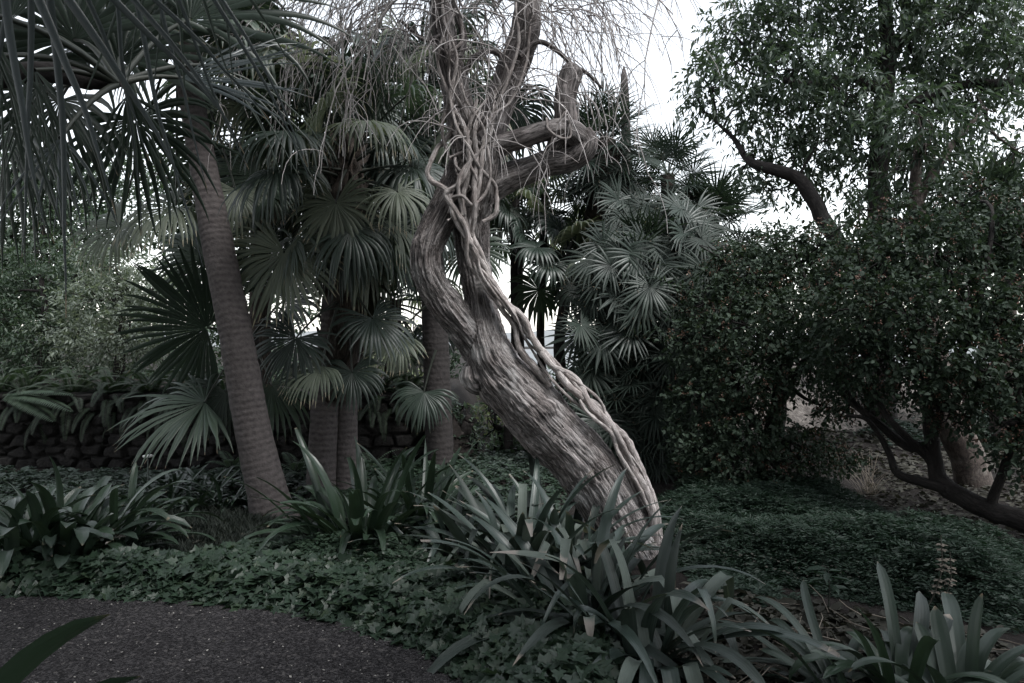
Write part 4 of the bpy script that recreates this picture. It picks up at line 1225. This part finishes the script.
# shrubs and trees behind the wall
def bush(name, label, cat, group, clumps, D0, leaf, mat, base, bark='dark_bark'):
    b = np.array([*W(base, 0, D0)[:2], 0.0]); b[2] = float(gh(b[0], b[1]))
    cx = np.mean([c[0] for c in clumps]); 
    tp = W(base, min(c[1] for c in clumps) + 20, D0)
    return clump_tree(name, b, label, cat, group, [([b - UP * .1, b + (tp - b) * .4 + np.array([.1, 0, .1]), tp], [.09, .07, .03])], [], clumps, leaf, D0, bark, mat)
GB = 'shrubs and trees behind the stone wall'
bush('pale_shrub', 'pale feathery shrub behind the wall at the left edge, above the ferns', 'shrub', GB,
     [(20, 330, 34, 0), (60, 320, 36, .3), (30, 285, 34, .5), (-20, 320, 40, 0), (75, 275, 30, .2), (-10, 270, 34, .5), (40, 345, 34, -.2), (0, 300, 34, .2), (50, 255, 26, .4)], 11.5, (700, 9, .075, .026, .24, 'lance', .2), 'leaf_mid', 40)
bush('pale_shrub', 'palest shrub behind the wall, left of the big dark fan', 'shrub', GB,
     [(100, 300, 34, 0), (130, 330, 30, -.2), (95, 345, 30, -.2), (115, 265, 30, .3), (150, 290, 28, .2), (160, 335, 24, 0), (125, 295, 30, .3), (75, 330, 28, .2), (135, 350, 26, 0)], 11.0, (700, 9, .07, .024, .24, 'lance', .2), 'leaf_pale', 115)
bush('background_tree', 'mid green tree behind the pale shrubs, under the hanging blades of the near palm', 'tree', GB,
     [(20, 215, 46, 0), (70, 235, 40, .3), (-30, 240, 50, 0), (50, 185, 40, .5), (105, 240, 30, 0), (0, 165, 40, .8), (95, 190, 26, 1), (30, 300, 60, .5), (100, 310, 55, .6), (-20, 300, 50, .4), (60, 270, 44, .7)], 15.0, (260, 9, .13, .05, .4, 'oval', .3), 'leaf_mid', 40)
bush('background_tree', 'thin topped tree showing sky gaps behind the left palm fans', 'tree', GB,
     [(150, 205, 36, 0), (200, 230, 32, .3), (180, 260, 30, 0), (240, 250, 30, .5), (140, 165, 28, 0), (260, 215, 26, 0), (215, 180, 24, 1), (285, 330, 26, 0), (300, 300, 22, .4), (170, 315, 44, .4), (230, 320, 40, .3), (200, 285, 36, .5)], 16.0, (200, 8, .13, .05, .4, 'oval', .3), 'leaf_mid', 190)
GB2 = 'lime bushes seen between the trunks'
bush('lime_bush', 'lime green bush seen low between twin trunks and straight brown trunk', 'bush', GB2,
     [(395, 360, 22, 0), (415, 385, 20, .2), (378, 385, 18, 0), (405, 335, 14, .3), (390, 415, 16, 0)], 14.0, (260, 8, .10, .04, .24, 'lance', .3), 'leaf_lime', 396)
bush('lime_bush', 'lime green bush seen under the leaning trunk, left of the grey strap leaves', 'bush', GB2,
     [(490, 415, 18, 0), (512, 430, 18, .2), (478, 438, 16, -.1), (530, 445, 18, 0), (500, 455, 14, 0)], 12.0, (300, 8, .10, .035, .24, 'lance', .3), 'leaf_lime', 500)
bush('lime_bush', 'pale bush at the foot of the slim stems beside the sky gap', 'bush', GB2,
     [(575, 380, 18, 0), (592, 372, 16, .3), (560, 376, 16, .2), (606, 380, 18, .2), (560, 410, 18, 0), (585, 415, 20, 0), (545, 400, 14, 0)], 14.5, (260, 8, .10, .04, .24, 'lance', .3), 'leaf_mid', 575)
bush('lime_bush', 'dull green bush behind the bare ringed trunk, right of the young palm', 'bush', GB2,
     [(280, 395, 24, 0), (305, 385, 22, .2), (265, 365, 20, .3), (295, 420, 20, 0)], 12.5, (260, 8, .10, .04, .24, 'lance', .3), 'leaf_mid', 285)
bush('leafy_bush', 'leafy bush filling in behind the reddish berry shrub', 'bush', 'dark hedge shrubs closing the background', [(700, 300, 40, 0), (745, 285, 40, .2), (795, 280, 40, 0), (840, 280, 36, .2), (880, 290, 40, 0), (720, 350, 44, 0), (775, 345, 44, .2), (830, 340, 40, 0), (930, 290, 40, .3), (980, 300, 44, .2)], 10.2, (330, 8, .085, .045, .25, 'oval', .3), 'leaf_mid', 775)
GH_ = 'dark hedge shrubs closing the background'
for (px, w, lab) in ((-20, 70, 'dark shrub mass behind the wall ferns at the left edge'), (75, 62, 'dark shrub mass behind the wall under the mid green tree'), (165, 60, 'dark shrub mass behind the wall and the big dark fan'), (250, 56, 'dark shrub behind the bare ringed trunk and the wall'), (350, 46, 'dark shrub behind the twin shaggy trunks'), (470, 36, 'low dark bush behind the leaning trunk bend'), (640, 50, 'dark bush behind the fan palm thicket'), (860, 46, 'dark bush on the pale earth bank behind the forked black branch'), (935, 46, 'dark bush on the earth bank behind the speckled brown trunk'), (990, 50, 'dark bush on the earth bank right of the speckled trunk'), (730, 60, 'dark bush right of the thicket, behind the berry bush'), (1030, 60, 'dark bush behind the spiky palm at the right edge')):
    bush('dark_bush', lab, 'bush', GH_, [(px - w * .6, 395, w * .6, 0), (px + w * .6, 390, w * .6, .3), (px, 360, w * .5, .2), (px, 420, w * .6, 0)], 15.0, (170, 8, .13, .055, .3, 'oval', .3), 'leaf_shrub', px)

# ------------------------------------------------------------------ strap leaved plants
def rosette(name, base, label, cat, group, n, L, Wd, el=(1.45, .25), bend=(.5, 1.3), mats=('strap_grey',), dry=(), tip='point', kinks=.0, spread=.12, az=None, chan=.3, npts=13, twist=.3, pkink=(.5, .8)):
    t = thing(name, base, label, cat, group)
    for i in range(n):
        u = (i + .5) / n
        a = i * 2.39996 + rng.normal(0, .25)
        if az is not None: a = pxr(*az)
        e = el[0] + (el[1] - el[0]) * (.5 * u + .5 * rng.random()) + rng.normal(0, .18)
        a += rng.normal(0, .8)
        l = L * pxr(.5, 1.1)
        m = MB()
        kk = None
        mt = mats[i % len(mats)]
        tp = tip if tip != 'point' or rng.random() > .3 else 'torn'
        if rng.random() < kinks:
            kk = (pxr(*pkink), pxr(.8, 1.9))
            if dry and rng.random() < .65:
                mt = dry[int(rng.random() * len(dry))]
                if rng.random() < .5: tp = 'torn'
        b = np.array(base, float) + np.array([math.cos(a), math.sin(a), 0]) * spread * pxr(.1, 1.2) + np.array([0, 0, -.02])
        strap(m, b, a, e, l, Wd * pxr(.8, 1.15), pxr(*bend) * (.5 + u), kk, tp, npts, chan, 0, rng.normal(0, twist), .02)
        m.build('leaf', M[mt], t)
    return t

GA = 'grey strap leaved plants at the foot of the leaning tree'
def gz(px, py): 
    q = G(px, py); q[2] = float(gh(q[0], q[1])); return q
KW = dict(mats=('strap_grey', 'strap_grey', 'strap_dark'), dry=('strap_dry',), kinks=.26, spread=.26, pkink=(.55, .88))
GL = 'leafy shrublets in the shade under the leaning trunk'
for (px, w, D, lab) in ((462, 20, 9.6, 'leafy shrublet right of the straight brown trunk'), (495, 22, 10.4, 'leafy shrublet in deep shade under the bend of the leaning trunk'), (528, 22, 9.9, 'leafy shrublet behind the leaning trunk, left of the slim stems'), (415, 22, 9.9, 'leafy shrublet left of the straight brown trunk'), (565, 22, 11, 'leafy shrublet at the feet of the slim stems')):
    bush('shrublet', lab, 'shrub', GL, [(px, 468, w, 0), (px - w * .7, 450, w * .7, .2), (px + w * .7, 446, w * .8, .1), (px, 428, w * .7, .1), (px + 4, 405, w * .5, .2)], D, (420, 8, .09, .034, .22, 'lance', .3), 'leaf_mid', px)
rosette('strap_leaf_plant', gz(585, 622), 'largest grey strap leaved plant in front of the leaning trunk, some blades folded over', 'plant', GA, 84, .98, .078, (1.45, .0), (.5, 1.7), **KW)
rosette('strap_leaf_plant', gz(645, 652), 'grey strap leaved plant with torn pale folded blades, right front of the leaning trunk', 'plant', GA, 64, .86, .074, (1.4, -.1), (.6, 1.8), mats=('strap_grey', 'strap_dark'), dry=('strap_dry',), kinks=.36, spread=.22, pkink=(.5, .85))
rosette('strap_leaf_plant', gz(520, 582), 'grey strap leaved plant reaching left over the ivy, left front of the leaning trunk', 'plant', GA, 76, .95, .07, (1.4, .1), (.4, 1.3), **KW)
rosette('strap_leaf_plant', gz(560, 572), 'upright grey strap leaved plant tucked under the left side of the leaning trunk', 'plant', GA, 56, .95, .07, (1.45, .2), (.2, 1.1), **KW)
rosette('strap_leaf_plant', gz(455, 556), 'small far grey strap leaved plant beside the dark green clump', 'plant', GA, 40, .72, .06, (1.35, .1), (.4, 1.1), **KW)
GC = 'broad dark green strap leaved clumps'
rosette('broad_leaf_clump', gz(60, 560), 'large clump of broad glossy straps at the left edge, before the wall', 'plant', GC, 120, .80, .085, (1.5, .25), (.9, 1.8), mats=('strap_mid', 'strap_green', 'strap_green'), tip='round', spread=.35)
rosette('broad_leaf_clump', gz(8, 566), 'clump of broad straps cut by the left photo edge above the ivy', 'plant', GC, 80, .74, .08, (1.5, .25), (.9, 1.8), mats=('strap_mid', 'strap_green'), tip='round', spread=.25)
rosette('broad_leaf_clump', gz(118, 548), 'smaller clump of narrow straps by the pale seedling', 'plant', GC, 60, .62, .06, (1.45, .25), (.9, 1.8), mats=('strap_green', 'strap_mid'), tip='round', spread=.2)
rosette('broad_leaf_clump', gz(362, 545), 'dark clump of broad straps in front of the twin shaggy trunks', 'plant', GC, 100, .98, .08, (1.5, .2), (.7, 1.5), mats=('strap_green',), tip='point', spread=.3)
rosette('broad_leaf_clump', gz(420, 530), 'dark strap clump right of the twin trunks, behind the grey straps', 'plant', GC, 64, .9, .062, (1.45, .2), (.5, 1.2), mats=('strap_green',), tip='point', spread=.2)
GD = 'strap plants in the bed before the wall'
for k, (px, py, lab) in enumerate(((165, 508, 'glossy strap plant in the bed below the plant label'), (192, 512, 'glossy strap plant in the middle of the bed before the wall'), (222, 510, 'glossy strap plant second left of the bare ringed trunk'), (246, 505, 'glossy strap plant touching the bare ringed trunk'), (178, 496, 'rear strap plant of the bed, against the stone edge'), (210, 496, 'rear strap plant of the bed beneath the pale horizontal fan'))):
    rosette('bed_plant', gz(px, py), lab, 'plant', GD, 36, .52, .04, (1.3, .2), (.9, 1.6), mats=('strap_green',), tip='round', spread=.12, npts=9)
GE = 'rounded strap plants in the near right corner'
rosette('rounded_leaf_plant', gz(905, 700), 'rounded strap leaved plant nearest the seed stalks, lower right', 'plant', GE, 34, .60, .065, (1.45, .1), (.8, 1.7), mats=('strap_mid', 'strap_green', 'strap_dark'), tip='round', spread=.1)
rosette('rounded_leaf_plant', gz(850, 705), 'rounded strap plant with arching blades toward the leaf litter, lower right', 'plant', GE, 26, .66, .045, (1.3, .0), (.8, 1.6), mats=('strap_mid',), tip='round', spread=.1, az=(1.6, 4.2))
rosette('rounded_leaf_plant', gz(965, 715), 'rounded strap plant at the lower right photo corner', 'plant', GE, 34, .60, .065, (1.45, .1), (.8, 1.7), mats=('strap_mid',), tip='round', spread=.1)
# two blades at the lower left corner
t = thing('corner_plant', (-1.75, 2.1, 0), 'dark rounded blades poking over the gravel in the lower left corner', 'plant')
for (a, e, l, w, b, base) in ((.0, 1.25, 1.06, .085, .8, (-1.75, 2.05, 0)), (.1, 1.2, .9, .08, .9, (-1.62, 2.0, 0)), (2.6, .9, .7, .07, .8, (-1.8, 2.1, 0)), (3.6, .8, .7, .07, .8, (-1.8, 2.1, 0)), (-1.2, 1.1, .8, .07, .8, (-1.75, 2.0, 0))):
    m = MB(); strap(m, base, a, e, l, w, b, None, 'round', 14, .25, 0, .1, 0, -.9)
    m.build('leaf', M['strap_green'], t)

# ------------------------------------------------------------------ ground cover
def inside(poly, pts):
    poly = np.asarray(poly); r = np.zeros(len(pts), bool)
    j = len(poly) - 1
    for i in range(len(poly)):
        a, b = poly[i], poly[j]
        c = ((a[1] > pts[:, 1]) != (b[1] > pts[:, 1])) & (pts[:, 0] < (b[0] - a[0]) * (pts[:, 1] - a[1]) / (b[1] - a[1] + 1e-12) + a[0])
        r ^= c; j = i
    return r
def scatter(pxpoly, n):
    poly = np.array([G(a, b)[:2] for a, b in pxpoly])
    lo, hi = poly.min(0), poly.max(0)
    out = np.zeros((0, 2))
    while len(out) < n:
        q = lo + (hi - lo) * rng.random((n * 2, 2))
        out = np.vstack([out, q[inside(poly, q)]])
    return out[:n], poly

def edge_dist(q, poly):
    d = np.full(len(q), 9.)
    for i in range(len(poly)):
        a, b = poly[i - 1], poly[i]
        t = np.clip(((q - a) @ (b - a)) / max((b - a) @ (b - a), 1e-9), 0, 1)
        d = np.minimum(d, np.linalg.norm(q - a - t[:, None] * (b - a), axis=1))
    return d

ivy_poly = [(-80, 596), (80, 599), (180, 603), (270, 612), (350, 628), (420, 652), (462, 686), (480, 740), (640, 740), (650, 670), (600, 620), (540, 600), (470, 575), (440, 545), (300, 545), (200, 560), (100, 566), (-80, 572)]
def ivy_patch(poly, n, mats, size, hmax, shape='ivy'):
    q, pl = scatter(poly, n)
    ed = edge_dist(q, pl)
    hh = hmax * sstep(0, .28, ed) * (.45 + .8 * fbm(np.column_stack([q * 2.6, np.zeros(n)]), 3))
    u = rng.random(n)
    z = gh(q[:, 0], q[:, 1]) + .012 + hh * (1 - .55 * u ** 2)
    p = np.column_stack([q, z])
    az = rng.random(n) * 6.28
    d = np.stack([np.cos(az), np.sin(az) - .35, -.25 + .3 * rng.normal(0, 1, n)], -1)
    nn = rng.normal(0, .38, (n, 3)) + np.array([0, -.25, 1.0])
    sz = size * (.5 + .8 * rng.random(n))
    m = MB()
    k = int(n * .93)
    leaves(m, p[:k], d[:k], nn[:k], sz[:k], sz[:k], 0, shape)
    leaves(m, p[k:], d[k:], nn[k:], sz[k:] * 1.1, sz[k:] * 1.1, 1 if len(mats) > 1 else 0, shape)
    # runners
    for i in range(min(160, n // 40)):
        a = np.append(q[i], gh(q[i, 0], q[i, 1]) + .02)
        th = rng.random() * 6.28
        b = a + np.array([math.cos(th), math.sin(th), .0]) * pxr(.1, .35)
        tube(m, np.array([a, (a + b) / 2 + UP * .02, b]), [.003, .003, .002], 4, 0, cap=False)
    return m
tag(ivy_patch(ivy_poly, 9500, 2 * [0], .085, .16).build('ivy', [M['ivy'], M['ivy_young']]), 'trailing ivy carpet edging the gravel path', kind='stuff')

def sprig_patch(poly, n, k, size, w, hmax, lo=0.0):
    q, pl = scatter(poly, n)
    ed = edge_dist(q, pl)
    hh = lo + hmax * sstep(0, .5, ed) * (.25 + 1.1 * fbm(np.column_stack([q * 1.7, np.zeros(n) + 5]), 3))
    z = gh(q[:, 0], q[:, 1]) + hh * (1 - .5 * rng.random(n) ** 2) + .01
    o = np.column_stack([q, z])
    az = rng.random(n) * 6.28
    d = unit(np.stack([np.cos(az), np.sin(az) - .2, .25 * rng.normal(0, 1, n) + .05], -1))
    s = unit(np.cross(d, UP))
    L = size * (.6 + .8 * rng.random(n))
    m = MB()
    for j in range(k):
        t = (j // 2 + 1) / (k // 2 + 1)
        sg = 1 if j % 2 else -1
        p = o + d * (L * t)[:, None] - UP * (.25 * L * t * t)[:, None]
        leaves(m, p, d * .6 + s * sg * .8 + rng.normal(0, .12, (n, 3)), UP + rng.normal(0, .3, (n, 3)), L * .48 * (1.15 - .5 * t), L * w, 0, 'rhomb')
    return m
fc_poly = [(650, 500), (690, 492), (760, 488), (825, 489), (868, 503), (915, 532), (985, 552), (1060, 566), (1060, 640), (960, 618), (880, 605), (800, 590), (745, 578), (690, 575), (655, 540)]
tag(sprig_patch(fc_poly, 21000, 8, .10, .11, .30).build('ground_cover', M['fine_green']), 'low feathery green ground cover on the right of the leaning trunk', kind='stuff')
tag(sprig_patch([(280, 545), (420, 540), (450, 560), (480, 590), (420, 610), (300, 590), (220, 570)], 2600, 8, .10, .2, .16).build('ground_cover', M['ivy']), 'small leaved creeping cover behind the ivy carpet', kind='stuff')
tag(sprig_patch([(690, 560), (745, 580), (800, 600), (760, 606), (700, 600)], 700, 8, .09, .16, .08).build('ground_cover', M['fine_green']), 'sparse low sprigs over the leaf litter', kind='stuff')

tag(sprig_patch([(-80, 478), (300, 474), (430, 458), (560, 456), (580, 486), (540, 530), (440, 540), (300, 512), (260, 502), (120, 520), (-80, 540)], 5200, 8, .14, .2, .12, .03).build('ground_cover', M['ivy']), 'dark low cover between the wall and the left strap clumps', kind='stuff')
# fine dark grass mat
q, _ = scatter([(140, 524), (200, 514), (262, 518), (300, 532), (300, 548), (200, 562), (110, 566), (130, 540)], 9000)
az = rng.random(9000) * 6.28
m = MB()
leaves(m, np.column_stack([q, gh(q[:, 0], q[:, 1])]), np.stack([np.cos(az) * .7, np.sin(az) * .7, .9 + 0 * az], -1), rdir(9000), .10 * (.6 + .7 * rng.random(9000)), .006, 0, 'rhomb')
tag(m.build('grass', M['grassmat']), 'fine dark mondo grass mat around the bare ringed trunk', kind='stuff')

# litter and petals
def litter(poly, n, size, mat, zoff=.012, w=.5, shape='oval', tilt=.5):
    q, _ = scatter(poly, n)
    z = gh(q[:, 0], q[:, 1]) + zoff
    az = rng.random(n) * 6.28
    m = MB()
    sz = size * (.4 + 1.0 * rng.random(n))
    leaves(m, np.column_stack([q, z + .02 * rng.random(n)]), np.stack([np.cos(az), np.sin(az), .25 * rng.normal(0, 1, n)], -1), rng.normal(0, tilt, (n, 3)) + UP, sz, sz * w, 0, shape)
    return m
tag(litter([(690, 590), (760, 600), (860, 615), (1000, 640), (1030, 740), (640, 740), (660, 640)], 2600, .09, 0).build('leaf_litter', M['litter']), 'brown fallen leaf litter at the lower right', kind='stuff')
tag(litter([(840, 500), (900, 470), (1040, 480), (1040, 540), (930, 530)], 1200, .08, 0).build('leaf_litter', M['litter']), 'brown leaf litter under the berry shrub', kind='stuff')
tag(litter([(120, 545), (330, 530), (350, 548), (180, 566)], 160, .08, 0, .03).build('leaf_litter', M['litter']), 'scattered fallen leaves on the dark grass mat', kind='stuff')
tag(litter([(-40, 600), (180, 606), (270, 616), (350, 632), (420, 656), (455, 690), (-40, 720)], 260, .012, 0, .014, .8, 'rhomb', .2).build('fallen_petals', M['petal']), 'tiny pale petals strewn on the gravel path', kind='stuff')
tag(litter([(640, 560), (700, 520), (900, 600), (800, 600)], 350, .02, 0, .12, .8, 'rhomb', .2).build('leaf_litter', M['litter']), 'tiny dry bits caught on the feathery ground cover', kind='stuff')

tag(litter([(790, 436), (1080, 432), (1080, 470), (850, 478)], 2600, .11, 0).build('leaf_litter', M['litter']), 'brown leaf litter in front of the pale earth bank', kind='stuff')
tag(sprig_patch([(800, 430), (1090, 428), (1090, 452), (900, 452)], 1100, 8, .20, .16, .22).build('ground_cover', M['fine_green']), 'sparse weeds at the foot of the pale earth bank', kind='stuff')
# dry twigs lying in the litter
m = MB()
for i in range(70):
    q, _ = scatter([(690, 590), (760, 600), (860, 615), (1000, 640), (1000, 740), (640, 740)], 1)
    a = np.append(q[0], .03 + .03 * rng.random()); th = rng.random() * 6.28; l = pxr(.1, .45)
    b = a + np.array([math.cos(th) * l, math.sin(th) * l, rng.normal(0, .03)])
    tube(m, np.array([a, (a + b) / 2 + rng.normal(0, .02, 3), b]), [.004, .003, .002], 4, 0, cap=False)
tag(m.build('twig_litter', M['pod']), 'dry twigs and straws lying among the leaf litter', kind='stuff')

# dry grass tuft
b = gz(868, 494)
t = thing('dry_grass_tuft', b, 'tuft of dry straw coloured grass behind the feathery ground cover', 'grass tuft')
m = MB()
for i in range(46):
    a = pxr(-.9, 2.6) if i % 3 else rng.random() * 6.28
    strap(m, b + rng.normal(0, .05, 3) * np.array([1, 1, 0]), a, pxr(.5, 1.3), pxr(.25, .6), .008, pxr(.2, .9), None, 'point', 7, 0)
m.build('blades', M['pod'], t)

# seed stalks
GK = 'dry seed stalks in the lower right'
for (px, py, tx, ty, lab, n) in ((926, 612, 941, 535, 'dry stalk with tiers of pale brown seed pods, nearer the leaning tree', 8), (936, 614, 950, 552, 'fainter dry seed stalk just behind the tall pale one', 7)):
    D = 4.35
    b = np.array([*W(px, 0, D)[:2], 0.0])
    t = thing('seed_stalk', b, lab, 'seed stalk', GK)
    P = spline([b, W(px, py, D), W(tx, .5 * (py + ty), D), W(tx, ty, D)], 24)
    m = MB(); tube(m, P, np.linspace(.006, .003, 24), 6); m.build('stem', M['litter'], t)
    for k in range(n):
        m = MB()
        c = P[int(12 + k * 11 / n)]
        a = np.arange(5) * 1.256 + k
        dd = np.stack([np.cos(a), np.sin(a), .1 + 0 * a], -1)
        leaves(m, c + dd * .004, dd, np.repeat(UP[None], 5, 0), .032, .022, 0, 'oval')
        m.build('seed_pod', M['pod'], t)

# seedlings
def seedling(px, py, label, mat, n, L, h, grp=None):
    b = gz(px, py)
    t = thing('seedling', b, label, 'seedling', grp)
    m = MB(); tube(m, np.array([b, b + UP * h * .5 + np.array([.01, 0, 0]), b + UP * h]), [.005, .004, .003], 5); m.build('stem', M['stalk'], t)
    m = MB()
    a = np.arange(n) * 2.4
    leaves(m, b + UP * (h * (.55 + .45 * np.arange(n) / n))[:, None], np.stack([np.cos(a), np.sin(a), .1 - .3 * rng.random(n)], -1), np.repeat(UP[None], n, 0) + rng.normal(0, .2, (n, 3)), L, L * .33, 0, 'oval')
    m.build('leaves', M[mat], t)
seedling(112, 566, 'tiny seedling with cream leaves at the foot of the left strap clump', 'petal', 7, .11, .26)
seedling(828, 614, 'small green seedling in the litter left of the rounded strap plants', 'fine_green', 10, .13, .28)
# dead curled leaf on the strap plant
# plant label
b = gz(148, 500)
t = thing('plant_label', b, 'small white round plant label on a thin metal rod before the stone wall', 'plant label')
D = b[1]
m = MB(); tube(m, np.array([b - UP * .05, W(148, 480, D), W(148, 459, D)]), .008, 8); m.build('rod', M['metal'], t)
m = MB(); c = W(148, 456, D)
tube(m, np.array([c - UP * .012, c - UP * .008, c + UP * .006, c + UP * .012]), [.035, .05, .05, .03], 20); m.build('plate', M['label_white'], t)
